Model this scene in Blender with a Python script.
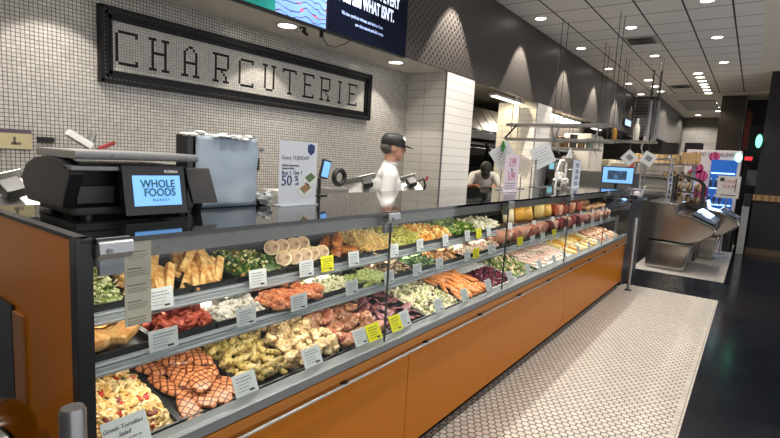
import bpy, bmesh, math, random
from mathutils import Vector, Matrix, Euler, noise
R = math.radians
rnd = random.Random(7)
for o in list(bpy.data.objects): bpy.data.objects.remove(o)
S = bpy.context.scene
C = S.collection

# ------------------------------------------------------------------ camera, world, exposure
F_PX = 489.13; YAW, PIT, ROL = R(36.2709), R(7.2752), R(3.2173)
fw = Vector((-math.sin(YAW)*math.cos(PIT), math.cos(YAW)*math.cos(PIT), -math.sin(PIT)))
rt = Vector((math.cos(YAW), math.sin(YAW), 0)); up = rt.cross(fw)
r2 = rt*math.cos(ROL)+up*math.sin(ROL); u2 = -rt*math.sin(ROL)+up*math.cos(ROL)
cd = bpy.data.cameras.new('camera'); cam = bpy.data.objects.new('camera', cd); C.objects.link(cam)
cd.sensor_width = 36; cd.lens = 36*F_PX/780; cd.clip_start = .02; cd.clip_end = 80
M = Matrix((r2, u2, -fw)).transposed().to_4x4(); M.translation = (0, 0, 1.6)
cam.matrix_world = M
S.camera = cam
S.view_settings.view_transform = 'Standard'; S.view_settings.look = 'None'
S.view_settings.gamma = 1; S.view_settings.use_curve_mapping = False
S.view_settings.exposure = 0.0
W = bpy.data.worlds.new('world'); S.world = W; W.use_nodes = True
W.node_tree.nodes['Background'].inputs[0].default_value = (.97, .97, 1, 1)
W.node_tree.nodes['Background'].inputs[1].default_value = 1.5
S.cycles.max_bounces = 6; S.cycles.diffuse_bounces = 3; S.cycles.glossy_bounces = 4; S.cycles.transparent_max_bounces = 12
S.cycles.caustics_reflective = False; S.cycles.caustics_refractive = False
S.cycles.use_denoising = True

WARM = (1, .92, .83)
def spot(x, y, z, e, ang, blend=.35, col=WARM, r=.03, d=(0, 0, -1)):
    l = bpy.data.lights.new('spot_lamp', 'SPOT'); l.energy = e*2.1; l.spot_size = R(ang); l.spot_blend = blend
    l.color = col; l.shadow_soft_size = r
    o = bpy.data.objects.new('spot_lamp', l); C.objects.link(o); o.location = (x, y, z)
    o.rotation_euler = Vector(d).to_track_quat('-Z', 'Y').to_euler()
    return o
def area(x, y, z, sx, sy, e, col, d):
    l = bpy.data.lights.new('area_lamp', 'AREA'); l.shape = 'RECTANGLE'; l.size = sx; l.size_y = sy; l.energy = e; l.color = col
    o = bpy.data.objects.new('area_lamp', l); C.objects.link(o); o.location = (x, y, z)
    n = Vector(d).normalized(); a = Vector((0, 1, 0)); b = (-n).cross(a).normalized(); a = b.cross(-n)
    o.rotation_euler = Matrix((a, b, -n)).transposed().to_euler()
    return o

# ------------------------------------------------------------------ materials
def lin(h):
    h = h.lstrip('#'); v = [int(h[i:i+2], 16)/255 for i in (0, 2, 4)]
    return tuple(c/12.92 if c <= .04045 else ((c+.055)/1.055)**2.4 for c in v)
class NT:
    def __init__(s, m): s.t = m.node_tree; s.n = s.t.nodes; s.l = s.t.links
    def new(s, k, **kw):
        n = s.n.new(k)
        for a, b in kw.items(): setattr(n, a, b)
        return n
    def link(s, a, b): s.l.new(a, b)
    def val(s, sock, v):
        if hasattr(v, 'is_output'): s.l.new(v, sock)
        else: sock.default_value = v
    def math(s, op, a, b=None, c=None):
        n = s.new('ShaderNodeMath', operation=op); s.val(n.inputs[0], a)
        if b is not None: s.val(n.inputs[1], b)
        if c is not None: s.val(n.inputs[2], c)
        return n.outputs[0]
    def vmath(s, op, a, b=None):
        n = s.new('ShaderNodeVectorMath', operation=op); s.val(n.inputs[0], a)
        if b is not None: s.val(n.inputs[1], b)
        return n.outputs['Value'] if op in ('DOT_PRODUCT', 'LENGTH') else n.outputs[0]
    def mix(s, f, a, b):
        n = s.new('ShaderNodeMix', data_type='RGBA'); s.val(n.inputs[0], f)
        for i, v in ((6, a), (7, b)):
            if isinstance(v, tuple): v = (*v[:3], 1)
            s.val(n.inputs[i], v)
        return n.outputs[2]
    def pos(s):
        g = s.new('ShaderNodeNewGeometry'); x = s.new('ShaderNodeSeparateXYZ'); s.link(g.outputs['Position'], x.inputs[0])
        return g.outputs['Position'], x.outputs
MATS = {}
def mat(name, col=(.5, .5, .5), rough=.5, metal=0, em=0, var=.12, sc=30, fn=None, spec=.5, bump=0, trans=0, coat=0, sss=0):
    if name in MATS: return MATS[name]
    if isinstance(col, str): col = lin(col)
    m = bpy.data.materials.new(name); m.use_nodes = True; t = NT(m); b = t.n['Principled BSDF']
    b.inputs['Roughness'].default_value = rough; b.inputs['Metallic'].default_value = metal
    b.inputs['Specular IOR Level'].default_value = spec; b.inputs['Coat Weight'].default_value = coat
    b.inputs['Base Color'].default_value = (*col, 1)
    if em:
        b.inputs['Emission Color'].default_value = (*col, 1); b.inputs['Emission Strength'].default_value = em
    if fn: c = fn(t, b)
    else: c = None
    if c is None and var and not em:
        tc = t.new('ShaderNodeTexCoord'); nz = t.new('ShaderNodeTexNoise'); nz.inputs['Scale'].default_value = sc; nz.inputs['Detail'].default_value = 3
        t.link(tc.outputs['Object'], nz.inputs['Vector'])
        c = t.mix(nz.outputs[0], tuple(max(0, x*(1-var)) for x in col), tuple(min(1, x*(1+var)) for x in col))
        if bump:
            bp = t.new('ShaderNodeBump'); bp.inputs['Strength'].default_value = bump; bp.inputs['Distance'].default_value = .005
            t.link(nz.outputs[0], bp.inputs['Height']); t.link(bp.outputs[0], b.inputs['Normal'])
    if c is not None:
        t.link(c, b.inputs['Base Color'])
        if em: t.link(c, b.inputs['Emission Color'])
    MATS[name] = m
    return m

def grid_fn(ax, pitch, gw, tile, grout, off=(0, 0), var=.12, rows=None):
    # square or rectangular tile grid over two world axes
    pu, pv = pitch if isinstance(pitch, tuple) else (pitch, pitch)
    def fn(t, b):
        P, xyz = t.pos()
        u = t.math('DIVIDE', t.math('ADD', xyz[ax[0]], 50*pu+off[0]), pu); v = t.math('DIVIDE', t.math('ADD', xyz[ax[1]], 50*pv+off[1]), pv)
        fu = t.math('FRACT', u); fv = t.math('FRACT', v)
        du = t.math('MULTIPLY', t.math('MINIMUM', fu, t.math('SUBTRACT', 1, fu)), pu); dv = t.math('MULTIPLY', t.math('MINIMUM', fv, t.math('SUBTRACT', 1, fv)), pv)
        d = t.math('MINIMUM', du, dv); g = t.math('LESS_THAN', d, gw/2)
        cb = t.new('ShaderNodeCombineXYZ'); t.link(t.math('FLOOR', u), cb.inputs[0]); t.link(t.math('FLOOR', v), cb.inputs[1])
        wn = t.new('ShaderNodeTexWhiteNoise'); t.link(cb.outputs[0], wn.inputs['Vector'])
        c = t.mix(wn.outputs['Value'], tuple(x*(1-var) for x in tile), tuple(min(1, x*(1+var)) for x in tile))
        return t.mix(g, c, grout)
    return fn
def hex_fn(s, gw, tile, grout):
    def fn(t, b):
        P, xyz = t.pos()
        q = t.vmath('DIVIDE', t.vmath('ADD', t.vmath('MULTIPLY', P, (1, 1, 0)), (60*s, 60*s*math.sqrt(3), 0)), (s, s, 1))
        r = (1, math.sqrt(3), 1); h = (.5, math.sqrt(3)/2, 0)
        a = t.vmath('SUBTRACT', t.vmath('MODULO', q, r), h); bb = t.vmath('SUBTRACT', t.vmath('MODULO', t.vmath('SUBTRACT', q, h), r), h)
        a = t.vmath('MULTIPLY', a, (1, 1, 0)); bb = t.vmath('MULTIPLY', bb, (1, 1, 0))
        sel = t.math('LESS_THAN', t.vmath('LENGTH', a), t.vmath('LENGTH', bb))
        mx = t.new('ShaderNodeMix', data_type='VECTOR'); t.link(sel, mx.inputs[0]); t.link(bb, mx.inputs[4]); t.link(a, mx.inputs[5])
        g = t.vmath('ABSOLUTE', mx.outputs[1]); sx = t.new('ShaderNodeSeparateXYZ'); t.link(g, sx.inputs[0])
        d = t.math('MAXIMUM', sx.outputs[0], t.vmath('DOT_PRODUCT', g, (.5, math.sqrt(3)/2, 0)))
        gr = t.math('GREATER_THAN', d, .5-gw)
        cell = t.vmath('SUBTRACT', q, mx.outputs[1]); wn = t.new('ShaderNodeTexWhiteNoise')
        t.link(t.vmath('SNAP', t.vmath('ADD', cell, (.1, .1, .1)), (.25, .25, .25)), wn.inputs['Vector'])
        c = t.mix(wn.outputs['Value'], tuple(x*.9 for x in tile), tuple(min(1, x*1.07) for x in tile))
        return t.mix(gr, c, grout)
    return fn
def fascia_fn(t, b):
    P, xyz = t.pos(); p = .088
    def lattice(o):
        u = t.math('SUBTRACT', t.math('FRACT', t.math('ADD', t.math('DIVIDE', xyz[1], p), 40+o)), .5)
        v = t.math('SUBTRACT', t.math('FRACT', t.math('ADD', t.math('DIVIDE', xyz[2], p), 40+o)), .5)
        return t.math('ADD', t.math('MULTIPLY', u, u), t.math('MULTIPLY', v, v))
    d = t.math('MINIMUM', lattice(0), lattice(.5))
    return t.mix(t.math('LESS_THAN', d, .05), lin('#4a4541'), lin('#1d1b1a'))
def ceil_fn(t, b):
    P, xyz = t.pos()
    def ln(i, p, o, w):
        f = t.math('FRACT', t.math('DIVIDE', t.math('ADD', xyz[i], 40*p+o), p))
        return t.math('LESS_THAN', t.math('MULTIPLY', t.math('MINIMUM', f, t.math('SUBTRACT', 1, f)), p), w)
    a = ln(0, .515, .475, .011); c = ln(1, .598, -7.06, .009)
    nz = t.new('ShaderNodeTexNoise'); nz.inputs['Scale'].default_value = 60; t.link(P, nz.inputs['Vector'])
    base = t.mix(nz.outputs[0], lin('#e2dfda'), lin('#f6f3ee'))
    return t.mix(a, t.mix(c, base, lin('#4a4744')), lin('#302e2c'))
def floor_fn(t, b):
    P, xyz = t.pos(); nz = t.new('ShaderNodeTexNoise'); nz.inputs['Scale'].default_value = 2.2; nz.inputs['Detail'].default_value = 8; t.link(P, nz.inputs['Vector'])
    r = t.math('MULTIPLY_ADD', nz.outputs[0], .18, .08); t.link(r, b.inputs['Roughness'])
    return t.mix(nz.outputs[0], lin('#090d15'), lin('#151a25'))
def brushed_fn(c0, c1, s=(4, 90, 90), ra=.25, rb=.2):
    def fn(t, b):
        tc = t.new('ShaderNodeTexCoord'); mp = t.new('ShaderNodeMapping'); mp.inputs['Scale'].default_value = s
        nz = t.new('ShaderNodeTexNoise'); nz.inputs['Scale'].default_value = 1; nz.inputs['Detail'].default_value = 4
        t.link(tc.outputs['Object'], mp.inputs[0]); t.link(mp.outputs[0], nz.inputs[0])
        t.link(t.math('MULTIPLY_ADD', nz.outputs[0], ra, rb), b.inputs['Roughness'])
        return t.mix(nz.outputs[0], lin(c0), lin(c1))
    return fn
def grill_fn(base, light, dark, s=42, w=.80):
    def fn(t, b):
        tc = t.new('ShaderNodeTexCoord'); x = t.new('ShaderNodeSeparateXYZ'); t.link(tc.outputs['Object'], x.inputs[0])
        nz = t.new('ShaderNodeTexNoise'); nz.inputs['Scale'].default_value = 45; t.link(tc.outputs['Object'], nz.inputs[0])
        j = t.math('MULTIPLY', nz.outputs[0], .35)
        a = t.math('SINE', t.math('ADD', t.math('MULTIPLY', t.math('ADD', x.outputs[0], x.outputs[1]), s*6.28*.7), t.math('MULTIPLY', j, 6)))
        c = t.math('SINE', t.math('ADD', t.math('MULTIPLY', t.math('SUBTRACT', x.outputs[0], x.outputs[1]), s*6.28*.7), t.math('MULTIPLY', j, 6)))
        g = t.math('GREATER_THAN', t.math('ADD', t.math('MAXIMUM', a, c), j), w+.18)
        return t.mix(g, t.mix(nz.outputs[0], lin(base), lin(light)), lin(dark))
    return fn
def stripes_fn(c0, c1, sc=60):
    def fn(t, b):
        tc = t.new('ShaderNodeTexCoord'); w = t.new('ShaderNodeTexWave'); w.inputs['Scale'].default_value = sc; w.inputs['Distortion'].default_value = 6
        t.link(tc.outputs['Object'], w.inputs[0]); return t.mix(w.outputs[1], lin(c0), lin(c1))
    return fn
def mott_fn(c0, c1, sc=60, lo=.38, hi=.62):
    def fn(t, b):
        tc = t.new('ShaderNodeTexCoord'); nz = t.new('ShaderNodeTexNoise'); nz.inputs['Scale'].default_value = sc; nz.inputs['Detail'].default_value = 4; nz.inputs['Distortion'].default_value = 1.2
        t.link(tc.outputs['Object'], nz.inputs[0]); mr = t.new('ShaderNodeMapRange'); mr.inputs[1].default_value = lo; mr.inputs[2].default_value = hi; t.link(nz.outputs[0], mr.inputs[0])
        bp = t.new('ShaderNodeBump'); bp.inputs['Strength'].default_value = .35; bp.inputs['Distance'].default_value = .004
        t.link(nz.outputs[0], bp.inputs['Height']); t.link(bp.outputs[0], b.inputs['Normal'])
        return t.mix(mr.outputs[0], lin(c0), lin(c1))
    return fn
def picture_fn(t, b):
    # a printed photograph: pale blossom branches against a blue sky, shown on a screen
    P, xyz = t.pos()
    nz = t.new('ShaderNodeTexNoise'); nz.inputs['Scale'].default_value = 3; nz.inputs['Detail'].default_value = 2; t.link(P, nz.inputs[0])
    sky = t.mix(nz.outputs[0], lin('#2f74dc'), lin('#8fabec'))
    w = t.new('ShaderNodeTexWave'); w.inputs['Scale'].default_value = 6.5; w.inputs['Distortion'].default_value = 9; w.inputs['Detail'].default_value = 1.5; w.bands_direction = 'Z'; t.link(P, w.inputs[0])
    g = t.math('GREATER_THAN', w.outputs[1], .93)
    n2 = t.new('ShaderNodeTexNoise'); n2.inputs['Scale'].default_value = 14; t.link(P, n2.inputs[0])
    r = t.math('MULTIPLY', t.math('GREATER_THAN', n2.outputs[0], .62), t.math('GREATER_THAN', w.outputs[1], .6))
    return t.mix(r, t.mix(g, sky, lin('#3b3550')), lin('#a85a6a'))
def glass_mat(name, tint=(.97, .99, .98), refl=.9, rough=.02):
    if name in MATS: return MATS[name]
    m = bpy.data.materials.new(name); m.use_nodes = True; t = NT(m); t.n.remove(t.n['Principled BSDF'])
    out = t.n['Material Output']; tr = t.new('ShaderNodeBsdfTransparent'); tr.inputs[0].default_value = (*tint, 1)
    gl = t.new('ShaderNodeBsdfGlossy'); gl.inputs[1].default_value = rough
    fr = t.new('ShaderNodeFresnel'); fr.inputs[0].default_value = 1.45; mx = t.new('ShaderNodeMixShader')
    gm_ = t.new('ShaderNodeNewGeometry'); t.link(t.math('MULTIPLY', t.math('MULTIPLY', fr.outputs[0], refl), t.math('SUBTRACT', 1, gm_.outputs['Backfacing'])), mx.inputs[0]); t.link(tr.outputs[0], mx.inputs[1]); t.link(gl.outputs[0], mx.inputs[2]); t.link(mx.outputs[0], out.inputs[0])
    MATS[name] = m; return m

mosaic = mat('wall mosaic', rough=.25, fn=grid_fn((1, 2), .0237, .0042, lin('#bfbab1'), lin('#57534d')))
mosaic_s = mat('sign mosaic', rough=.3, fn=grid_fn((1, 2), .0191, .0032, lin('#c2beb4'), lin('#7d7972'), off=(0, 0)))
ptile = mat('stacked pillar tile', rough=.2, fn=grid_fn((0, 2), (.30, .098), .005, lin('#d9d5cc'), lin('#9a958d'), off=(3.35, -2.63), var=.04))
ptile_y = mat('stacked pillar tile side', rough=.2, fn=grid_fn((1, 2), (.72, .098), .005, lin('#d9d6d0'), lin('#9a958d'), off=(-5.13, -2.63), var=.04))
fascia_m = mat('patterned charcoal panel', rough=.42, fn=fascia_fn)
ceil_m = mat('ceiling tile', rough=.9, fn=ceil_fn)
plaster = mat('soffit plaster', '#ebe4d6', .85, var=.03)
hexm = mat('hex floor tile', rough=.35, fn=hex_fn(.049, .075, lin('#cfc7bd'), lin('#35302c')))
patch_m = mat('small floor tile', rough=.4, fn=hex_fn(.05, .06, lin('#b5b1ab'), lin('#77736e')))
edge_m = mat('tile border', '#bdb6ad', .4, fn=grid_fn((0, 1), .05, .004, lin('#c4bdb3'), lin('#5c5751')))
floor_m = mat('polished dark floor', rough=.15, fn=floor_fn)
backbrick = mat('pale brick wall', rough=.6, fn=grid_fn((0, 2), (.5, .14), .008, lin('#8f8c86'), lin('#78756f'), var=.12))
darkpanel = mat('dark panel', '#34312e', .55, var=.08)
darkwall = mat('dark wall paint', '#1b1a1a', .6)
darkpanel = mat('dark panel', '#34312e', .55, var=.08)
darkwood = mat('dark textured column', rough=.6, fn=stripes_fn('#151515', '#1b1a1a', 5))
steel = mat('brushed steel', rough=.3, metal=.7, fn=brushed_fn('#969695', '#aaa9a7', (3, 60, 60)))
steel_v = mat('polished steel sheet', '#a9a7a4', .2, .93, fn=brushed_fn('#a8a49e', '#bcb8b1', (6, 6, 1), .12, .09))
steel_d = mat('dull steel', '#85858a', .4, .6)
alu = mat('grey aluminium', '#9c9fa2', .35, .7)
black = mat('black plastic', '#141416', .45)
blackg = mat('black trim', '#0c0c0d', .3)
blackglass = mat('black glass top', '#0c0e0e', .045, var=0, spec=.6)
orange = mat('orange laminate', '#b06600', .3, var=.03, sc=4, spec=.2)
orange_d = mat('orange strip', '#a56412', .3, var=.03)
glassm = glass_mat('clear glass'); glass_s = glass_mat('side glass', (.9, .93, .92))
white = mat('white plastic', '#dedddb', .5, var=.04); paper = mat('white card', '#c8cccd', .6, var=.02); yellow = mat('yellow card', '#e2dc0a', .6, var=.03)
cream = mat('cream paper', '#c8bfae', .7, var=.05); ink = mat('dark print', '#2b2d33', .7, var=0); inkn = mat('navy print', '#243a6b', .7, var=0)
inkg = mat('grey print', '#7d7f84', .7, var=0)
darktray = mat('black food tray', '#1a1b1d', .35); pan = mat('dark steel pan', '#3a3b3c', .35, .5)
lamp_em = mat('lamp glow', (1, .93, .82), em=9); strip_em = mat('case light strip', (1, .95, .86), em=2.0)
tube_em = mat('kitchen tube', (1, .93, .78), em=5)

# ------------------------------------------------------------------ mesh builder
class MB:
    def __init__(s): s.v = []; s.f = []; s.m = []
    def add(s, vs, fs, mi=0, X=None):
        o = len(s.v)
        s.v += [tuple(X @ Vector(v)) if X else tuple(v) for v in vs]
        s.f += [tuple(i+o for i in f) for f in fs]; s.m += [mi]*len(fs); return s
    def box(s, a, b, mi=0, X=None):
        x0, y0, z0 = a; x1, y1, z1 = b
        return s.add([(x0, y0, z0), (x1, y0, z0), (x1, y1, z0), (x0, y1, z0), (x0, y0, z1), (x1, y0, z1), (x1, y1, z1), (x0, y1, z1)],
                     [(0, 3, 2, 1), (4, 5, 6, 7), (0, 1, 5, 4), (1, 2, 6, 5), (2, 3, 7, 6), (3, 0, 4, 7)], mi, X)
    def prism(s, pts, ax, a, b, mi=0, X=None):
        # polygon pts in the two other axes, extruded along ax from a to b
        def P(p, t): return {0: (t, p[0], p[1]), 1: (p[0], t, p[1]), 2: (p[0], p[1], t)}[ax]
        n = len(pts); vs = [P(p, a) for p in pts]+[P(p, b) for p in pts]
        fs = [tuple(range(n)), tuple(range(2*n-1, n-1, -1))]+[(i, i+n, (i+1) % n+n, (i+1) % n) for i in range(n)]
        return s.add(vs, fs, mi, X)
    def cyl(s, p0, p1, r0, r1=None, n=16, mi=0, X=None, cap=True):
        p0 = Vector(p0); p1 = Vector(p1); r1 = r0 if r1 is None else r1
        d = (p1-p0).normalized(); a = d.orthogonal().normalized(); b = d.cross(a)
        vs = []
        for p, r in ((p0, r0), (p1, r1)):
            for i in range(n):
                t = 2*math.pi*i/n; vs.append(p+(a*math.cos(t)+b*math.sin(t))*r)
        fs = [(i, (i+1) % n, (i+1) % n+n, i+n) for i in range(n)]
        if cap: fs += [tuple(range(n-1, -1, -1)), tuple(range(n, 2*n))]
        return s.add(vs, fs, mi, X)
    def tube(s, pts, r, n=8, mi=0, X=None, closed=False):
        pts = [Vector(p) for p in pts]; N = len(pts); vs = []; prev = None
        for i, p in enumerate(pts):
            q0 = pts[(i-1) % N] if closed or i else pts[0]; q1 = pts[(i+1) % N] if closed or i < N-1 else pts[-1]
            d = (q1-q0).normalized()
            a = d.orthogonal().normalized() if prev is None else (prev-d*prev.dot(d)).normalized()
            prev = a; b = d.cross(a); rr = r[i] if isinstance(r, (list, tuple)) else r
            for k in range(n):
                t = 2*math.pi*k/n; vs.append(p+(a*math.cos(t)+b*math.sin(t))*rr)
        fs = []
        for i in range(N if closed else N-1):
            j = (i+1) % N
            for k in range(n): fs.append((i*n+k, i*n+(k+1) % n, j*n+(k+1) % n, j*n+k))
        if not closed: fs += [tuple(range(n-1, -1, -1)), tuple((N-1)*n+k for k in range(n))]
        return s.add(vs, fs, mi, X)
    def ball(s, c, r, mi=0, X=None, seg=12, rings=8, nz=0, seed=0, ns=3, rot=None):
        rx, ry, rz = r if isinstance(r, (tuple, list)) else (r, r, r); vs = []; fs = []
        c = Vector(c)
        for j in range(rings+1):
            ph = math.pi*j/rings
            for i in range(seg):
                th = 2*math.pi*i/seg; d = Vector((math.sin(ph)*math.cos(th), math.sin(ph)*math.sin(th), math.cos(ph)))
                k = 1+nz*noise.noise(d*ns*.5+Vector((seed*3.1, seed*1.7, 0))) if nz else 1
                q = Vector((d.x*rx, d.y*ry, d.z*rz))*k
                if rot: q = rot @ q
                vs.append(c+q)
        for j in range(rings):
            for i in range(seg):
                a = j*seg+i; b = j*seg+(i+1) % seg; fs.append((a, a+seg, b+seg, b))
        return s.add(vs, fs, mi, X)
    def lathe(s, prof, n=24, mi=0, X=None):
        vs = []; fs = []
        for r, z in prof:
            for i in range(n): t = 2*math.pi*i/n; vs.append((r*math.cos(t), r*math.sin(t), z))
        for j in range(len(prof)-1):
            for i in range(n): a = j*n+i; b = j*n+(i+1) % n; fs.append((a, b, b+n, a+n))
        fs += [tuple(range(n-1, -1, -1)), tuple((len(prof)-1)*n+i for i in range(n))]
        return s.add(vs, fs, mi, X)
    def build(s, name, mats, parent=None, bevel=0, smooth=True, world=False):
        me = bpy.data.meshes.new(name); v = s.v
        if world and parent is not None:
            o_ = parent.matrix_basis.translation if parent.parent is None else parent.parent.matrix_basis.translation+parent.matrix_basis.translation
            v = [(p[0]-o_.x, p[1]-o_.y, p[2]-o_.z) for p in v]
        me.from_pydata(v, [], s.f)
        for m in (mats if isinstance(mats, (list, tuple)) else [mats]): me.materials.append(m)
        me.polygons.foreach_set('material_index', s.m)
        bm = bmesh.new(); bm.from_mesh(me); bmesh.ops.remove_doubles(bm, verts=bm.verts, dist=1e-6)
        bmesh.ops.recalc_face_normals(bm, faces=bm.faces)
        if bevel:
            es = [e for e in bm.edges if len(e.link_faces) == 2 and e.calc_face_angle(0) > .6]
            bmesh.ops.bevel(bm, geom=es, offset=bevel, segments=2, affect='EDGES', profile=.6, clamp_overlap=True)
        bm.to_mesh(me); bm.free()
        if smooth:
            me.shade_smooth(); me.set_sharp_from_angle(angle=R(35))
        ob = bpy.data.objects.new(name, me); C.objects.link(ob)
        if bevel: w_ = ob.modifiers.new('n', 'WEIGHTED_NORMAL'); w_.keep_sharp = True; w_.weight = 80
        if parent is not None: ob.parent = parent
        return ob
def tag(o, label=None, cat=None, group=None, kind=None):
    for k, v in (('label', label), ('category', cat), ('group', group), ('kind', kind)):
        if v: o[k] = v
    return o
def thing(name, loc, label, cat, group=None, rz=0, kind=None):
    o = bpy.data.objects.new(name, None); C.objects.link(o); o.location = loc; o.rotation_euler = (0, 0, rz); o.empty_display_size = .1
    return tag(o, label, cat, group, kind)
def struct(name, mb, m, parent=None, **k):
    o = mb.build(name, m, parent, **k)
    if parent is None: o['kind'] = 'structure'
    return o
def dup(root, loc=None, mw=None, label=None, group=None):
    r = root.copy(); C.objects.link(r)
    if mw is not None: r.matrix_basis = mw
    if loc is not None: r.location = loc
    if label: r['label'] = label
    if group: r['group'] = group
    for ch in list(root.children):
        c = ch.copy(); C.objects.link(c); c.parent = r
        for g in list(ch.children):
            d = g.copy(); C.objects.link(d); d.parent = c
    return r
MY = Matrix(((0, 0, 1), (1, 0, 0), (0, 1, 0)))     # text facing +X, reading towards +Y
MX = Matrix(((1, 0, 0), (0, 0, -1), (0, 1, 0)))    # text facing -Y, reading towards +X
def text(s, size, m, parent, loc, rot=MY, align='CENTER', name='lettering', ex=.0006, tilt=0, cond=1, shear=0, bold=0):
    c = bpy.data.curves.new(name, 'FONT'); c.body = s; c.size = size; c.align_x = align; c.align_y = 'CENTER'; c.extrude = ex; c.shear = shear; c.offset = bold
    c.resolution_u = 3
    t = bpy.data.objects.new(name, c); C.objects.link(t)
    bpy.context.view_layer.update()
    me = bpy.data.meshes.new_from_object(t.evaluated_get(bpy.context.evaluated_depsgraph_get()))
    bpy.data.objects.remove(t)
    X = Matrix.Translation(loc) @ rot.to_4x4() @ Matrix.Diagonal((cond, 1, 1, 1))
    me.transform(X); me.materials.clear(); me.materials.append(m)
    o = bpy.data.objects.new(name, me); C.objects.link(o); o.parent = parent
    return o

exec_parts = []
# ------------------------------------------------------------------ the setting
struct('floor', MB().box((-6.5, -3, -.05), (4, 24, 0)), floor_m)
struct('trim_1', MB().box((-1.36, -1.5, 0), (-.235, 7.395, .003)), hexm)
struct('trim_2', MB().box((-.235, -1.5, 0), (-.185, 7.445, .003)).box((-1.3, 7.395, 0), (-.235, 7.445, .003)), edge_m)
struct('trim_3', MB().box((-1.46, 8.78, 0), (-.235, 21, .003)), patch_m)
struct('trim_4', MB().box((-.235, 8.78, 0), (-.185, 21, .003)), edge_m)
struct('wall_left', MB().box((-3.7, -2.5, 0), (-3.6, 5.13, 2.66)), mosaic)
struct('ceiling', MB().box((-3.05, -3, 3.73), (-.15, 15.6, 3.8)), ceil_m)
struct('trim_5', MB().box((-.15, -3, 3.73), (4, 15.6, 3.8)).box((-3.05, 15.6, 3.70), (4, 22.2, 3.8)), plaster)
struct('trim_6', MB().box((-3.62, -3, 2.63), (-3.0605, 5.126, 2.645)), plaster)
struct('trim_7', MB().box((-3.06, -3, 2.63), (-3.05, 5.13, 3.75)).box((-3.13, 5.13, 2.63), (-3.05, 15.8, 3.75)).box((-3.13, 15.8, 2.56), (-2.42, 15.88, 3.73)).box((-2.5, 15.88, 2.56), (-2.42, 22, 3.73)), fascia_m)
struct('wall_added_shade', MB().box((-6.5, -3.1, 0), (4, -3, 3.8)), darkpanel)  # unseen dark wall added behind the camera to shade the orange end panel
struct('wall_back', MB().box((-6.5, 22, 0), (-.3, 22.1, 3.8)), backbrick)
struct('wall_right', MB().box((3.9, 12, 0), (4, 22, 3.8)).box((-.75, 17.0, 0), (4, 17.1, 3.73)), darkwall)
# pillars
struct('wall_pillar', MB().box((-3.7, 5.13, 0), (-3.05, 5.15, 2.64)).box((-3.7, 5.15, 0), (-3.06, 5.85, 2.64)), ptile)
struct('wall_pillar_side', MB().box((-3.06, 5.15, 0), (-3.05, 5.85, 2.64)), ptile_y)
struct('wall_pillar_far', MB().box((-3.75, 8.15, 0), (-3.06, 8.85, 2.64)), ptile)
struct('wall_pillar_far_side', MB().box((-3.06, 8.15, 0), (-3.05, 8.85, 2.64)), ptile_y)
struct('trim_8', MB().box((-3.064, 5.126, 0), (-3.046, 5.136, 2.63)).box((-3.064, 8.146, 0), (-3.046, 8.156, 2.63)), steel_d)
# kitchen shell
kitchen_w = mat('kitchen wall', '#8f897f', .6); kit_ceil = mat('kitchen ceiling', '#a59e92', .8)
struct('wall_kitchen', MB().box((-6.5, 5.2, 0), (-6.4, 22, 3.0)).box((-6.5, 5.13, 0), (-3.7, 5.2, 3.0)), kitchen_w)
struct('ceiling_kitchen', MB().box((-6.5, 5.2, 2.95), (-3.13, 22, 3.0)), kit_ceil)
struct('trim_9', MB().box((-3.4, 5.85, 0), (-3.12, 8.15, 1.14)).box((-3.4, 8.85, 0), (-3.12, 15.8, 1.0)), darkpanel)
# service ledge, ceiling vents in the grid
o = MB().box((-3.48, 5.86, 1.14), (-3.04, 8.14, 1.18)).build('service_ledge', mat('pale stone', '#cfcac0', .3), bevel=.004)
tag(o, 'pale stone ledge on the half wall in the kitchen opening', 'ledge')
for (x, y, lb) in ((-1.77, 9.16, 'black slotted air vent in the ceiling grid nearest the camera'), (-1.75, 14.3, 'black slotted air vent at the far end of the ceiling grid')):
    t = thing('ceiling_vent', (x, y, 3.73), lb, 'vent')
    MB().box((-.24, -.28, -.004), (.24, .28, 0)).build('backing', mat('vent pan', '#a8a49c', .7), t)
    f = MB()
    for k in range(4):
        r = .05+.045*k
        for a in ((-r, -r, r, -r+.02), (-r, r-.02, r, r), (-r, -r, -r+.02, r), (r-.02, -r, r, r)):
            f.box((a[0], a[1], -.016), (a[2], a[3], -.004))
    f.build('slat', mat('vent louvre', '#2a2928', .5), t)
# access hatches in the plaster ceiling beyond
for (x, y) in ((-1.62, 18.1),):
    t = thing('ceiling_panel', (x, y, 3.70), 'square tile inset framed in dark lines in the far plaster ceiling', 'panel')
    MB().box((-.45, -1.3, -.012), (.45, 1.3, 0)).build('frame', mat('vent louvre'), t)
    MB().box((-.43, -1.28, -.016), (.43, 1.28, -.012)).build('panel', mat('hatch tile', '#bdb8b0', .9), t)

# downlights: ring + glowing lens, and the lamp's own light
def downlight(x, y, z, label, e, ang, group=None, r=.075, bl=.35, proto={}):
    k = round(r, 3)
    if k not in proto:
        t = thing('downlight', (x, y, z), label, 'ceiling light', group)
        MB().lathe([(r+.018, -.001), (r+.018, -.008), (r, -.010), (r, -.001)]).build('trim_ring', white, t)
        MB().lathe([(r*.98, -.002), (r*.98, -.006)]).build('lens', lamp_em, t)
        proto[k] = t
    else:
        t = dup(proto[k], loc=(x, y, z), label=label)
        if group: t['group'] = group
        elif 'group' in t: del t['group']
    if e: spot(x, y, z-.02, e, ang, bl)
    return t
g = 'soffit downlights above the lettered sign'
downlight(-3.27, -.36, 2.63, 'downlight in the plaster soffit behind the camera', 13, 98, g, bl=.22)
downlight(-3.27, 1.24, 2.63, 'downlight in the plaster soffit over the left end of the lettered sign', 13, 98, g, bl=.22)
downlight(-3.25, 2.84, 2.63, 'glowing round downlight in the soffit beside the screen cable', 13, 98, g, bl=.22)
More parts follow.
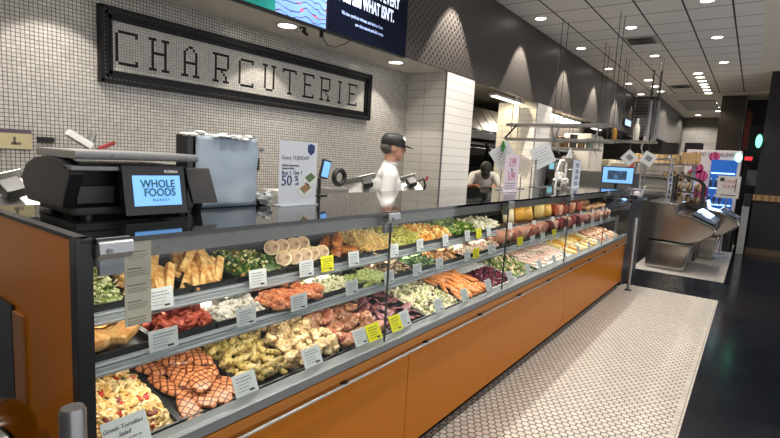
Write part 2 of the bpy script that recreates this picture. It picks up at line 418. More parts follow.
downlight(-3.30, 4.44, 2.63, 'glowing round downlight in the soffit next to the white tiled pillar', 13, 98, g, bl=.22)
g = 'ceiling downlights along the charcoal fascia'
names = {5.17: 'ceiling downlight above the first scallop on the fascia', 7.25: 'ceiling downlight nearest the camera along the charcoal fascia', 9.33: 'second visible ceiling downlight along the charcoal fascia', 11.41: 'third visible ceiling downlight along the charcoal fascia'}
for y in (1.01, 3.09, 5.17, 7.25, 9.33, 11.41, 13.5):
    downlight(-2.79, y, 3.73, names.get(y, 'ceiling downlight along the charcoal fascia'), 165, 70, g, bl=.15)
g = 'ceiling downlights in the middle of the tile grid'
for y in (0, 2.05, 4.1, 6.2): downlight(-1.76, y, 3.73, 'ceiling downlight over the aisle beside the case', 52, 120, g)
downlight(-1.76, 8.25, 3.73, 'ceiling downlight in front of the first air vent', 52, 120, g)
downlight(-1.76, 10.4, 3.73, 'ceiling downlight just beyond the first air vent', 52, 120, g)
for y in (13.1, 14.1, 15.0): downlight(-2.29, y, 3.73, 'small far ceiling downlight in the row of three near the fascia end', 24, 120, 'row of three far downlights', r=.09)
g = 'ceiling downlights near the right plaster strip'
for y in (-.95, 1.1, 3.2, 5.3): downlight(-.73, y, 3.73, 'ceiling downlight over the dark floor', 52, 120, g)
downlight(-.73, 7.35, 3.73, 'ceiling downlight cut by the top edge of the picture', 52, 120, g)
downlight(-.73, 9.34, 3.73, 'bright ceiling downlight above the tiled floor patch', 45, 120, g)
downlight(-.73, 11.42, 3.73, 'ceiling downlight in front of the dark column', 45, 120, g)
for i, y in enumerate((12.5, 13.0, 13.55, 14.05, 14.5, 15.0, 15.5)): downlight(-1.24, y, 3.73, 'one of seven closely spaced far ceiling downlights', 14 if i % 2 == 0 else 0, 120, 'close row of seven downlights', r=.09)
for i, y in enumerate((17.5, 18.6, 19.7)): downlight(-1.23, y, 3.70, 'far downlight in the plaster ceiling beside the dark wood column', 110, 150, 'three downlights in the far plaster ceiling', r=.09)
downlight(-1.79, 17.0, 3.70, 'single far downlight in the plaster ceiling beyond the tile grid', 110, 150, r=.09)
downlight(-2.84, 15.45, 3.73, 'far downlight at the corner where the fascia turns', 25, 70, r=.09)
area(-4.6, 7.4, 2.9, 1.6, .15, 45, (1, .88, .7), (0, 0, -1))
area(-4.2, 12.5, 2.9, 5, .2, 170, (1, .9, .78), (0, 0, -1))
spot(-3.4, 7.75, 2.85, 22, 130, .5, (1, .85, .55))
downlight(-1.9, 21.0, 3.70, 'added far lamp brightening the pale back wall', 60, 150, r=.09)  # extra lamp, added only to brighten the back wall
t = thing('kitchen_tube_light', (-3.32, 7.1, 2.60), 'long glowing tube light just behind the fascia over the kitchen opening', 'light')
MB().box((-.06, -.15, .0), (.06, .95, .03)).build('housing', white, t); MB().box((-.04, -.1, -.012), (.04, .9, 0)).build('diffuser', tube_em, t)
MB().cyl((0, -.05, .03), (0, -.05, .36), .004, n=6).build('hanger', steel_d, t); MB().cyl((0, .8, .03), (0, .8, .36), .004, n=6).build('hanger', steel_d, t)
t = dup(t, loc=(-3.45, 11.0, 2.62), label='long glowing tube light over the far kitchen beyond the second pillar')
t = dup(t, loc=(-3.5, 13.2, 2.62), label='farthest glowing kitchen tube light behind the fascia')
# ------------------------------------------------------------------ the long refrigerated case
GX, Y0, Y1 = -1.30, .53, 7.20
J = [.53, 1.78, 3.11, 4.47, 5.84, 7.20]
case = thing('refrigerated_display_case', (-1.7, 3.86, 0), 'long orange and glass deli display case with a black glass top', 'display case')
def cp(name, mb, m, **k): return mb.build(name, m, case, world=True, **k)
cp('counter_top', MB().box((-2.08, .532, 1.343), (-1.285, 7.22, 1.355)), blackglass, smooth=False)
cp('top_support', MB().box((-2.06, .58, 1.30), (-1.95, 7.18, 1.343)), blackg)
# light canopy under the top
cp('canopy', MB().prism([(-1.335, 1.341), (-1.345, 1.283), (-1.352, 1.283), (-1.347, 1.335), (-1.95, 1.335), (-1.95, 1.341)], 1, Y0+.03, Y1-.02), steel)
for i in range(5):
    a, b = J[i]+.05, J[i+1]-.05
    o = cp('light_strip', MB().box((-1.46, a, 1.322), (-1.37, b, 1.334)), strip_em)
    area(-1.42, (a+b)/2, 1.315, b-a, .07, 3.1, (1, .93, .82), (-.25, 0, -1))
    area(-1.60, (a+b)/2, 1.018, b-a, .03, 1.1, (1, .93, .82), (.1, 0, -1))
    area(-1.47, (a+b)/2, .905, b-a, .05, 2.5, (1, .93, .82), (-.2, 0, -1))
# end panel with black posts and recess
ep = cp('end_panel', MB().box((-2.35, .505, .10), (-1.335, .53, 1.345)), orange)
MBp = MB().prism([(-1.42, 0), (-1.30, 0), (-1.30, 1.365), (-1.42, 1.365)], 1, .492, .56)
cp('end_post', MB().box((-1.342, .490, .1), (-1.302, .530, 1.357)), blackg, bevel=.003)
cp('top_trim', MB().box((-2.36, .503, 1.345), (-1.30, .532, 1.357)), black, bevel=.003)
cp('recess_frame', MB().box((-2.3, .493, .1), (-1.80, .505, 1.075)), mat('recess frame', '#0e0d0c', .3), bevel=.002)
cp('recess_edge', MB().box((-1.80, .495, .1), (-1.715, .505, 1.06)), mat('recess edge', '#8f5f33', .35), bevel=.002)
cp('far_end_panel', MB().box((-2.08, 7.17, .10), (-1.30, 7.20, .68)), orange)
cp('far_side_glass', MB().box((-2.0, 7.185, .68), (-1.31, 7.193, 1.34)), glass_s)
# back of the case and the inside floor
cp('back_panel', MB().box((-2.06, Y0+.01, .12), (-2.03, Y1-.03, 1.30)), mat('inner steel', '#55575a', .45, .4))
cp('deck_liner', MB().prism([(-1.37, .655), (-1.37, .690), (-1.86, .80), (-2.03, .80), (-2.03, .64)], 1, Y0+.01, Y1-.03), pan)
cp('inner_wall', MB().box((-1.98, .535, .68), (-1.34, .541, 1.29)), mat('inner white', '#6b6c6e', .5))
# front nose: steel band, orange strip, rail, panels, kick
cp('front_nose', MB().prism([(-1.30, .692), (-1.286, .697), (-1.286, .732), (-1.30, .740), (-1.345, .738), (-1.375, .70), (-1.375, .692)], 1, Y0+.02, Y1), mat('nose steel', '#7f8488', .35, .5), bevel=.002)
cp('front_strip', MB().box((-1.36, Y0+.02, .652), (-1.284, Y1, .692)), orange_d, bevel=.003)
cp('bumper_rail', MB().tube([(-1.276, Y0+.02, .636), (-1.276, Y1, .636)], .0065, 10), steel)
for y in [.85+.64*k for k in range(10)]: cp('rail_bracket', MB().box((-1.30, y-.010, .636), (-1.272, y+.010, .653)), blackg)
for i in range(5):
    if i < 2: pass
ends = [Y0, 2.0, 4.62, 7.20]
for a, b in zip(ends[:-1], ends[1:]):
    cp('front_panel', MB().box((-1.36, a+.002, .09), (-1.30, b-.002, .640)), orange, bevel=.002)
cp('kick_plate', MB().box((-1.50, Y0+.02, 0), (-1.38, Y1-.02, .1)), mat('kick', '#3a2715', .5))
cp('lower_body', MB().box((-2.0, Y0+.02, .05), (-1.37, Y1-.03, .63)), pan)
# shelves: sheet plus stepped price rail
for nm, x0, z0, z1, xb, zb in (('upper_shelf', -1.56, 1.035, 1.072, -1.90, 1.10), ('lower_shelf', -1.45, .922, .958, -1.82, .985)):
    cp(nm, MB().prism([(x0-.01, z0+.012), (x0-.01, z0+.020), (xb, zb), (xb, zb-.012)], 1, Y0+.015, Y1-.04), steel_d)
    h = z1-z0
    cp('price_rail', MB().prism([(x0-.02, z1), (x0-.002, z1), (x0, z1-.006), (x0-.004, z1-h*.35), (x0+.002, z1-h*.42), (x0+.002, z1-h*.72), (x0+.010, z1-h*.8), (x0+.008, z0), (x0-.02, z0)], 1, Y0+.015, Y1-.04),
       mat('price rail', '#9fa4a8', .35, .35))
    for y in J[1:-1]:
        cp('shelf_bracket', MB().box((x0-.03, y-.008, z0-.03), (-2.03, y+.008, z0)), steel_d)
# front glass, clamps and hinge pins
for i in range(5):
    cp('glass_panel', MB().box((GX-.004, J[i]+.004, .738), (GX+.004, J[i+1]-.004, 1.338)), glassm)
for y in J[1:-1]:
    cp('glass_joint', MB().box((GX-.005, y-.002, .735), (GX+.005, y+.002, 1.33)), mat('joint', '#34383a', .3))
for k, y in enumerate(J[:-1]):
    yy = y if k else y+.047
    w = .043 if k == 0 else .045
    cl = cp('glass_clamp', MB().prism([(GX+.022, 1.345), (GX+.026, 1.318), (GX+.006, 1.300), (GX-.03, 1.300), (GX-.03, 1.352), (GX+.004, 1.356)], 1, yy-w, yy+w), alu, bevel=.004)
    cp('clamp_plate', MB().box((GX-.024, yy-w*.7, 1.255), (GX-.008, yy+w*.7, 1.300)), steel_d)
    cp('clamp_screw', MB().cyl((GX+.02, yy-.02, 1.325), (GX+.03, yy-.02, 1.325), .007, n=10), steel_d)

# ------------------------------------------------------------------ food in black trays
def frame(x, y, z, alpha=0):
    c, s = math.cos(alpha), math.sin(alpha)
    m = Matrix(((0, -c, s), (1, 0, 0), (0, s, c))).to_4x4(); m.translation = (x, y, z); return m
LV = {'deck': (-1.385, .703, R(12.6), .43, .022), 'low': (-1.475, .949, R(6), .30, .030), 'up': (-1.583, 1.064, R(5), .29, .030)}
FOODM = {}
def fm(c, rough=.38, var=.18, sc=60): return mat('food '+c, c, rough, var=var, sc=sc, bump=.25)
def make_tray(lv, a, b, label, m=darktray, h=None):
    x, z, al, D, H = LV[lv]; L = b-a-.008; h = h or H
    t = .004; mb = MB().box((0, 0, 0), (L, D, t)).box((0, 0, t), (L, t, h)).box((0, D-t, t), (L, D, h)).box((0, t, t), (t, D-t, h)).box((L-t, t, t), (L, D-t, h))
    mb.box((-.003, -.003, h-.002), (L+.003, .004, h+.001)).box((-.003, -.003, h-.002), (.004, D+.003, h+.001)).box((L-.004, -.003, h-.002), (L+.003, D+.003, h+.001))
    o = mb.build('food_tray', m); o.matrix_world = frame(x, a+.004, z, al)
    tag(o, label, 'tray', 'rectangular food trays set in the display case'); return o
def heap(u, v, hh):  # mound height over the tray, 0..1 coordinates
    e = min(1, 6*min(u, 1-u, 1)) * min(1, 7*min(v, 1.02-v))
    return hh*max(0, e)**.6*(.72+.28*math.sin(math.pi*min(1, max(0, v))))*(.85+.3*noise.noise(Vector((u*3.1, v*3.3, hh*90))))
def P_blob(mb, X, s, mi, i): mb.ball((0, 0, 0), (s*rnd.uniform(.8, 1.2), s*rnd.uniform(.55, .9), s*rnd.uniform(.45, .8)), mi, X, 7, 5, .5, i)
def P_ring(mb, X, s, mi, i):
    n = 9; pts = [(s*math.cos(2*math.pi*k/n), s*math.sin(2*math.pi*k/n), 0) for k in range(n)]
    mb.tube(pts, [s*(.42+.2*math.cos(2*math.pi*k/n)) for k in range(n)], 6, mi, X, closed=True)
def P_leaf(mb, X, s, mi, i):
    n = 4; vs = []; fs = []
    for a in range(n+1):
        for b in range(n+1):
            u, v = a/n*2-1, b/n*2-1; w = (1-u*u)**.5 if abs(u) < 1 else 0
            vs.append((u*s, v*s*.75*(.3+.7*w), s*(.5*u*u-.4*v*v+.35*math.sin(u*6+i)*.4+.25*math.sin(v*7+i*2)*.6)))
    for a in range(n):
        for b in range(n): k = a*(n+1)+b; fs.append((k, k+1, k+n+2, k+n+1))
    mb.add(vs, fs, mi, X)
def P_chunk(mb, X, s, mi, i): mb.box((-s*.7, -s*.5, -s*.4), (s*.7, s*.5, s*.4), mi, X)
def P_noodle(mb, X, s, mi, i):
    a = rnd.uniform(0, 6); pts = [(s*(k/5-.5)*2.6, s*.7*math.sin(k*1.1+a), s*.35*math.cos(k*1.4+a)) for k in range(7)]
    mb.tube(pts, s*.14, 5, mi, X)
def P_strip(mb, X, s, mi, i): mb.tube([(-s*1.5, 0, 0), (-s*.5, s*.15, s*.1), (s*.6, 0, s*.1), (s*1.5, -s*.2, 0)], [s*.22, s*.34, s*.34, s*.2], 6, mi, X)
def P_slice(mb, X, s, mi, i): mb.cyl((0, 0, -s*.12), (0, 0, s*.12), s, s*.94, 10, mi, X)
def stuff(lv, a, b, name, label, cat, pieces, n, s, hh, D=None, bed=None, v0=.0, flat=.5):
    # pieces: list of (fn, colour, weight, scale)
    x, z, al, DD, H = LV[lv]; D = (D or DD)-.012; L = b-a-.016
    mats = []; mb = MB()
    bedc = bed or pieces[0][1]; mats.append(fm(bedc))
    N, K = 14, 10; vs = []; fs = []
    for i in range(N+1):
        for j in range(K+1):
            u, v = i/N, j/K; vs.append((u*L, (v0+v*(1-v0))*D, .004+max(0, heap(u, v, hh)-s*.5)))
    for i in range(N):
        for j in range(K): k = i*(K+1)+j; fs.append((k, k+K+1, k+K+2, k+1))
    mb.add(vs, fs, 0)
    for p in pieces:
        m_ = fm(p[1])
        if m_ not in mats: mats.append(m_)
    wt = [p[2] for p in pieces]
    for i in range(n):
        p = rnd.choices(pieces, wt)[0]; u = rnd.uniform(.03, .97); v = rnd.uniform(.04, .97)
        zz = .004+heap(u, v, hh)+rnd.uniform(-.3, .25)*s
        X = Matrix.Translation((u*L, (v0+v*(1-v0))*D, zz)) @ Euler((rnd.gauss(0, flat), rnd.gauss(0, flat), rnd.uniform(0, 6.28))).to_matrix().to_4x4()
        p[0](mb, X, s*(p[3] if len(p) > 3 else 1)*rnd.uniform(.8, 1.2), mats.index(fm(p[1])), i)
    o = mb.build(name, mats); o.matrix_world = frame(x, a+.008, z, al) @ Matrix.Translation((0, .006, .001))
    tag(o, label, cat, None, 'stuff'); return o
def items(lv, a, b, protos, poses, name, label, cat, group):
    # protos: objects already built once; poses: (u,v,z,rot) in tray coordinates; every piece an object of its own
    x, z, al, D, H = LV[lv]; F = frame(x, a+.008, z, al); L = b-a-.016; first = set()
    for i, (u, v, zz, e) in enumerate(poses):
        pr_ = protos[i % len(protos)]
        mw = F @ Matrix.Translation((u*L, .006+v*(D-.012), zz)) @ Euler(e).to_matrix().to_4x4()
        if id(pr_) not in first: o = pr_; first.add(id(pr_)); o.matrix_basis = mw
        else: o = dup(pr_, mw=mw)
        tag(o, label, cat, group if len(poses) > 1 else None)
    for p in protos[len(poses):]: bpy.data.objects.remove(p)
def lump(name, dims, m, seed=0, nz=.35, seg=16, rings=10, flat=False):
    mb = MB().ball((0, 0, 0), dims, 0, None, seg, rings, nz, seed, 4)
    return mb.build(name, m)
def slab(name, L, Wd, T, m, seed=0, taper=.3):
    # an irregular flattish piece: outline of a fillet, rounded edges
    mb = MB(); n = 20; rings = []
    for k, (sc, zz) in enumerate(((.80, 0), (.97, .25), (1, .5), (.93, .82), (.7, 1), (.3, 1.06))):
        r = []
        for i in range(n):
            t = 2*math.pi*i/n; cx = abs(math.cos(t))**.75*math.copysign(1, math.cos(t)); sy = abs(math.sin(t))**.8*math.copysign(1, math.sin(t))
            w = 1-taper*(cx*.5+.5); q = 1+.13*noise.noise(Vector((math.cos(t)*2, math.sin(t)*2, seed*2.3)))
            r.append((cx*L/2*sc*q, sy*Wd/2*sc*w*q, T*zz*(1+.25*noise.noise(Vector((cx, sy, seed*5.1))))))
        rings.append(r)
    vs = [p for r in rings for p in r]; fs = [tuple(range(n-1, -1, -1))]
    for k in range(len(rings)-1):
        for i in range(n): fs.append((k*n+i, k*n+(i+1) % n, (k+1)*n+(i+1) % n, (k+1)*n+i))
    fs.append(tuple((len(rings)-1)*n+i for i in range(n)))
    mb.add(vs, fs); return mb.build(name, m)
def poses_grid(nu, nv, hh, jit=.02, rz=(0, .3), tilt=.25, layers=1, z0=.008, u0=.06, u1=.94, v0=.1, v1=.92, pile=True, off=True):
    out = []
    for l in range(layers):
        for j in range(nv):
            for i in range(nu):
                u = u0+(u1-u0)*((i+.5*(j % 2) *off+.3*(l % 2))/max(1, nu-1+.5*off)) if nu > 1 else .5*(u0+u1); v = v0+(v1-v0)*(j/max(1, nv-1)) if nv > 1 else .5*(v0+v1)
                u = min(u1, max(u0, u+rnd.uniform(-jit, jit))); v = min(v1, max(v0, v+rnd.uniform(-jit, jit)))
                out.append((u, v, z0+l*hh+(.3*hh*rnd.random() if pile else 0), (rnd.gauss(0, tilt), rnd.gauss(0, tilt), rnd.gauss(*rz))))
    return out
TL = 'black rectangular food tray holding '
TP = 'dark steel pan holding '

# --- deck, left to right
LVL = 'deck'
make_tray(LVL, .555, .81, TP+'the tortellini salad at the near end of the bottom deck', pan)
stuff(LVL, .555, .81, 'tortellini_salad', 'tortellini salad with red peppers and olives in the nearest bottom pan', 'pasta salad',
      [(P_ring, '#dcc08a', 10, 1), (P_ring, '#c9a05c', 5, 1), (P_blob, '#a3311f', 1.8, 1.1), (P_blob, '#6c1a1e', 1.2, 1), (P_blob, '#4a4a26', 1, .8), (P_chunk, '#efe6d2', 1, .6), (P_leaf, '#6d7a34', .8, .7)], 420, .0125, .048)
make_tray(LVL, .81, 1.075, TP+'the grilled fillets on the bottom deck', pan)
gm = mat('grilled fillet', rough=.36, fn=grill_fn('#b05f33', '#d99c6e', '#5a2812', 44, .70))
pr = [slab('grilled_fillet', .165, .082, .022, gm, k) for k in range(4)]
ps = [(.20, .12, .006, (0, -.1, 1.35)), (.42, .16, .010, (0, .1, 1.6)), (.68, .14, .010, (0, 0, 1.4)), (.88, .17, .008, (0, .1, 1.7)),
      (.18, .42, .010, (.1, 0, 1.9)), (.38, .46, .022, (.15, 0, 1.5)), (.60, .44, .024, (0, .1, 1.75)), (.82, .46, .020, (0, 0, 1.3)),
      (.16, .72, .012, (.1, 0, 2.2)), (.42, .76, .026, (.1, .1, 1.8)), (.66, .74, .028, (.1, 0, 1.4)), (.86, .76, .020, (0, 0, 1.75)), (.55, .30, .034, (.1, .05, 1.0)), (.72, .60, .040, (.1, 0, 2.0))]
items(LVL, .81, 1.075, pr, ps, 'grilled_fillet', 'orange grilled fillet with dark crosshatched grill marks in the bottom pan', 'grilled fillet', 'grilled fillets with crosshatched marks')
make_tray(LVL, 1.075, 1.30, TP+'the herb coated green-gold strips on the bottom deck', pan)
hm = mat('herb chicken', rough=.4, fn=mott_fn('#655a26', '#c4a866', 78))
pr = [slab('herbed_strip', .085, .034, .020, hm, k+9, .4) for k in range(5)]
items(LVL, 1.075, 1.30, pr, poses_grid(4, 7, .016, .05, (.6, .7), .3, 3), 'herbed_strip', 'green and gold herb coated strip heaped in the bottom pan', 'cooked strip', 'heap of herb coated strips')
make_tray(LVL, 1.30, 1.60, TP+'the pale roasted chicken pieces on the bottom deck', pan)
cm = mat('roast chicken', rough=.4, fn=mott_fn('#8c6a3c', '#dbc497', 42))
pr = [lump('chicken_piece', (.044, .026, .022), cm, k+3) for k in range(5)]
items(LVL, 1.30, 1.60, pr, poses_grid(5, 5, .018, .05, (.5, .8), .4, 3, z0=.016), 'chicken_piece', 'pale golden roasted chicken piece heaped in the bottom pan', 'chicken piece', 'heap of pale roasted chicken')
make_tray(LVL, 1.60, 1.93, TP+'the brown braised meats on the bottom deck', pan)
mm = mat('braised meat', rough=.4, fn=mott_fn('#74402a', '#c08d68', 48)); mm2 = mat('roast ham meat', rough=.35, fn=mott_fn('#9a4a35', '#dba283', 30))
pr = [lump('braised_meat', (.06, .036, .026), mm, 21), lump('braised_meat', (.065, .03, .026), mm2, 22), lump('braised_meat', (.05, .036, .022), mm, 23)]
items(LVL, 1.60, 1.93, pr, poses_grid(4, 4, .02, .04, (.4, .6), .25, 2, z0=.018, v1=.85), 'braised_meat', 'brown and pink roasted meat chunk behind the yellow tag on the bottom deck', 'meat', 'roasted meat chunks behind the yellow tags')
make_tray(LVL, 1.93, 2.28, TP+'the dark red roast beef slices on the bottom deck', pan)
bm_ = mat('roast beef', rough=.35, fn=mott_fn('#4a2328', '#a3686a', 36))
pr = [slab('beef_slice', .10, .055, .010, bm_, k+40) for k in range(4)]
items(LVL, 1.93, 2.28, pr, poses_grid(4, 5, .012, .04, (.2, .4), .3, 2), 'beef_slice', 'dark red roast beef slice fanned across the bottom deck', 'meat slice', 'roast beef slices on the bottom deck')
make_tray(LVL, 2.28, 2.70, TP+'the chopped mushroom and bean salad on the bottom deck', pan)
stuff(LVL, 2.28, 2.70, 'chopped_salad', 'chopped cream and green bean salad beyond the roast beef slices', 'salad', [(P_blob, '#d9cfae', 6, 1), (P_blob, '#8d9458', 3, 1), (P_blob, '#4d3a2a', 2, .9), (P_chunk, '#b9c28a', 2, .8)], 420, .0125, .045)
make_tray(LVL, 2.70, 3.12, TP+'the orange roasted carrots on the bottom deck', pan)
km = mat('roast carrot', rough=.4, fn=mott_fn('#c8692c', '#eba968', 60))
pr = [MB().tube([(-.06, 0, 0), (-.03, .004, .003), (.02, 0, .004), (.065, -.004, 0)], [.006, .012, .015, .010], 10).build('roasted_carrot', km) for k in range(2)]
items(LVL, 2.70, 3.12, pr, poses_grid(8, 4, .02, .03, (1.75, .25), .12, 2, z0=.014), 'roasted_carrot', 'orange roasted carrot lying in the bottom pan beside the beets', 'carrot', 'roasted carrots in the bottom pan')
make_tray(LVL, 3.12, 3.58, 'white platter holding the diced beets on the bottom deck', white)
stuff(LVL, 3.12, 3.58, 'diced_beets', 'dark purple diced beets on the white platter', 'vegetables', [(P_blob, '#4c1029', 5, 1), (P_blob, '#7c2440', 3, 1), (P_chunk, '#39101f', 2, .8)], 170, .014, .03, D=.27)
make_tray(LVL, 3.58, 4.05, TP+'the green leaf salad with fish on the bottom deck', pan)
stuff(LVL, 3.58, 4.05, 'leaf_salad', 'green leaf salad with pale shreds beyond the white platter', 'salad', [(P_leaf, '#5b7434', 4, 1.1), (P_strip, '#d9b79b', 3, .9), (P_blob, '#cfc49a', 3, .9), (P_leaf, '#8a9b55', 2, 1)], 260, .017, .045)
fishm = mat('raw fish', rough=.3, fn=mott_fn('#b98a78', '#e9d2c2', 27))
make_tray(LVL, 4.05, 5.0, 'long white platter holding the pale fish fillets', white)
pr = [slab('fish_fillet', .20, .07, .02, fishm, k+60) for k in range(3)]
items(LVL, 4.05, 5.0, pr, poses_grid(9, 2, .018, .01, (1.9, .12), .08, 1, z0=.008, v0=.28, v1=.72), 'fish_fillet', 'pale pink fish fillet laid slanting on the long platter', 'fish fillet', 'pale fish fillets on the long platter')
make_tray(LVL, 5.0, 6.1, 'long white platter holding the yellow cheese blocks at the far end', white)
chm = mat('yellow cheese', '#dfc27a', .4); chm2 = mat('gold cheese', '#d59a3c', .4)
pr = [MB().box((-.07, -.04, 0), (.07, .04, .04)).build('cheese_block', m_, bevel=.004) for m_ in (chm, chm2, mat('pale cheese', '#e6d9a8', .4))]
items(LVL, 5.0, 6.1, pr, poses_grid(6, 3, .03, .01, (1.6, .1), 0, 1, z0=.006, pile=False, off=False), 'cheese_block', 'yellow cheese block in rows at the far end of the bottom deck', 'cheese', 'cheese blocks on the far platter')
make_tray(LVL, 6.1, 7.1, 'white platter holding wrapped meats at the far end of the bottom deck', white)
wm = mat('wrapped meat', rough=.25, fn=mott_fn('#b0604f', '#e5c4a4', 30))
pr = [lump('wrapped_meat', (.09, .04, .03), wm, k+80, .2) for k in range(2)]
items(LVL, 6.1, 7.1, pr, poses_grid(5, 3, .02, .01, (1.6, .15), .05, 1, z0=.03), 'wrapped_meat', 'pink wrapped meat parcel at the far end of the bottom deck', 'meat', 'wrapped meats at the far end of the deck')

# --- lower shelf
LVL = 'low'
make_tray(LVL, .56, .78, TL+'the folded flatbreads on the lower shelf')
fb = mat('toasted flatbread', rough=.8, fn=mott_fn('#c98842', '#ecbc78', 30))
pr = [slab('folded_flatbread', .13, .10, .045, fb, k+100, .25) for k in range(3)]
items(LVL, .56, .78, pr, [(.28, .25, .02, (.1, .1, .3)), (.72, .28, .030, (.12, -.2, .5)), (.35, .62, .028, (.1, .15, .1)), (.78, .66, .030, (.1, 0, .9))], 'folded_flatbread', 'golden folded flatbread at the near end of the lower shelf', 'flatbread', 'folded flatbreads on the lower shelf')
make_tray(LVL, .78, 1.0, TL+'the red glazed pieces on the lower shelf')
rm = mat('red glazed', rough=.45, fn=mott_fn('#8c2a1a', '#cf5f42', 36))
pr = [lump('red_glazed_piece', (.032, .026, .022), rm, k+120, .45) for k in range(4)]
items(LVL, .78, 1.0, pr, poses_grid(4, 4, .02, .05, (.5, .8), .4, 2, z0=.024), 'red_glazed_piece', 'bright red glazed piece heaped on the lower shelf', 'cooked piece', 'heap of red glazed pieces')
make_tray(LVL, 1.0, 1.24, TL+'the white creamy salad on the lower shelf')
stuff(LVL, 1.0, 1.24, 'creamy_salad', 'white creamy chunky salad beside the red glazed pieces', 'salad', [(P_blob, '#dcd6ca', 6, 1.3), (P_blob, '#c4bcae', 3, 1.1), (P_blob, '#6b5a40', .5, .5)], 260, .012, .06)
make_tray(LVL, 1.24, 1.53, TL+'the seared salmon fillets on the lower shelf')
sm = mat('seared salmon', rough=.35, fn=mott_fn('#a84a28', '#e69a6c', 42))
pr = [slab('salmon_fillet', .14, .055, .03, sm, k+140, .15) for k in range(3)]
items(LVL, 1.24, 1.53, pr, poses_grid(5, 2, .02, .02, (1.75, .15), .12, 2, z0=.016), 'salmon_fillet', 'orange seared salmon fillet on the lower shelf', 'fillet', 'salmon fillets on the lower shelf')
make_tray(LVL, 1.53, 1.78, TL+'the pale cauliflower salad on the lower shelf')
stuff(LVL, 1.53, 1.78, 'cauliflower_salad', 'pale cauliflower salad with green flecks beside the zucchini spears', 'salad', [(P_blob, '#ddd7b4', 6, 1), (P_leaf, '#7d8c4a', 1.5, .8), (P_strip, '#e8e2c8', 2, .8)], 220, .012, .05)
make_tray(LVL, 1.78, 2.0, TL+'the zucchini spears on the lower shelf')
zm = mat('zucchini spear', rough=.35, fn=mott_fn('#5d7a2c', '#cfd48a', 66))
pr = [MB().prism([(-.012, 0), (.012, 0), (0, .02)], 0, -.07, .07).build('zucchini_spear', zm, bevel=.003)]
items(LVL, 1.78, 2.0, pr, poses_grid(5, 2, .02, .02, (1.95, .12), .15, 2, z0=.016), 'zucchini_spear', 'green and cream zucchini spear on the lower shelf', 'vegetable spear', 'zucchini spears on the lower shelf')
make_tray(LVL, 2.0, 2.3, TL+'the brown mushrooms on the lower shelf')
stuff(LVL, 2.0, 2.3, 'mushroom_salad', 'brown and cream mushroom salad behind the first glass joint', 'salad', [(P_blob, '#6a4c34', 4, 1), (P_blob, '#b09a78', 3, 1), (P_leaf, '#4c5a2a', 1, .8)], 220, .014, .05)
make_tray(LVL, 2.3, 2.55, TL+'the green beans on the lower shelf')
stuff(LVL, 2.3, 2.55, 'green_beans', 'long green beans heaped on the lower shelf', 'green beans', [(P_strip, '#4a6b35', 5, 1.2), (P_strip, '#8ba36e', 3, 1.2)], 150, .016, .045)
make_tray(LVL, 2.55, 2.85, TL+'the roasted potatoes on the lower shelf')
stuff(LVL, 2.55, 2.85, 'roasted_potatoes', 'golden brown roasted potatoes beyond the green beans', 'potatoes', [(P_blob, '#a8713a', 5, 1.2), (P_blob, '#c99a5c', 3, 1.2), (P_blob, '#5b3a1e', 1, 1)], 150, .016, .05)
make_tray(LVL, 2.85, 3.5, TL+'the pale shredded salad on the lower shelf')
stuff(LVL, 2.85, 3.5, 'shredded_salad', 'pale pink and white shredded salad near the second glass joint', 'salad', [(P_strip, '#e0cdb8', 5, 1), (P_blob, '#d39c8b', 3, 1), (P_leaf, '#7f935a', 1, 1)], 260, .015, .05)
logs = {}
def meat_logs(lv, a, b, n, cols, r, name, label, cat, group):
    x, z, al, D, H = LV[lv]
    pr = []
    for k, cc in enumerate(cols):
        m_ = mat('cured '+cc, rough=.35, fn=mott_fn(cc, '#d8b7a2' if k % 2 else cc, 30)); L = D*.8
        mb = MB().tube([(0, -L/2, 0), (0, -L/2+.008, 0), (0, L/2-.008, 0), (0, L/2, 0)], [r*.8, r, r, r*.8], 18, 0)
        o = mb.build(name, m_)
        MB().cyl((0, -L/2-.001, 0), (0, -L/2+.004, 0), r*.82, n=18).build('cut_face', mat('cut '+cc, cc, .4, var=.3, sc=90), o)
        pr.append(o)
    items(lv, a, b, pr, [((i+.5)/n, .5, r+.006, (0, rnd.uniform(0, 3), rnd.gauss(0, .12))) for i in range(n)], name, label, cat, group)
make_tray(LVL, 3.5, 4.6, TL+'the pink deli hams on the lower shelf')
meat_logs(LVL, 3.5, 4.6, 8, ['#c08a74', '#96503c', '#b0705c'], .055, 'deli_ham', 'pink deli ham with its cut face forward on the lower shelf', 'ham', 'deli hams on the lower shelf')
make_tray(LVL, 4.6, 5.8, TL+'the dark cured meats on the lower shelf')
meat_logs(LVL, 4.6, 5.8, 8, ['#5c2025', '#a85f58', '#7c2f30'], .055, 'cured_meat', 'dark red cured meat log on the lower shelf', 'cured meat', 'cured meats on the lower shelf')
make_tray(LVL, 5.8, 7.1, TL+'the far cured meats on the lower shelf')
meat_logs(LVL, 5.8, 7.1, 9, ['#b57a6c', '#8f4a42', '#d8b09a'], .05, 'salami_log', 'mottled salami log at the far end of the lower shelf', 'salami', 'salami logs at the far end')

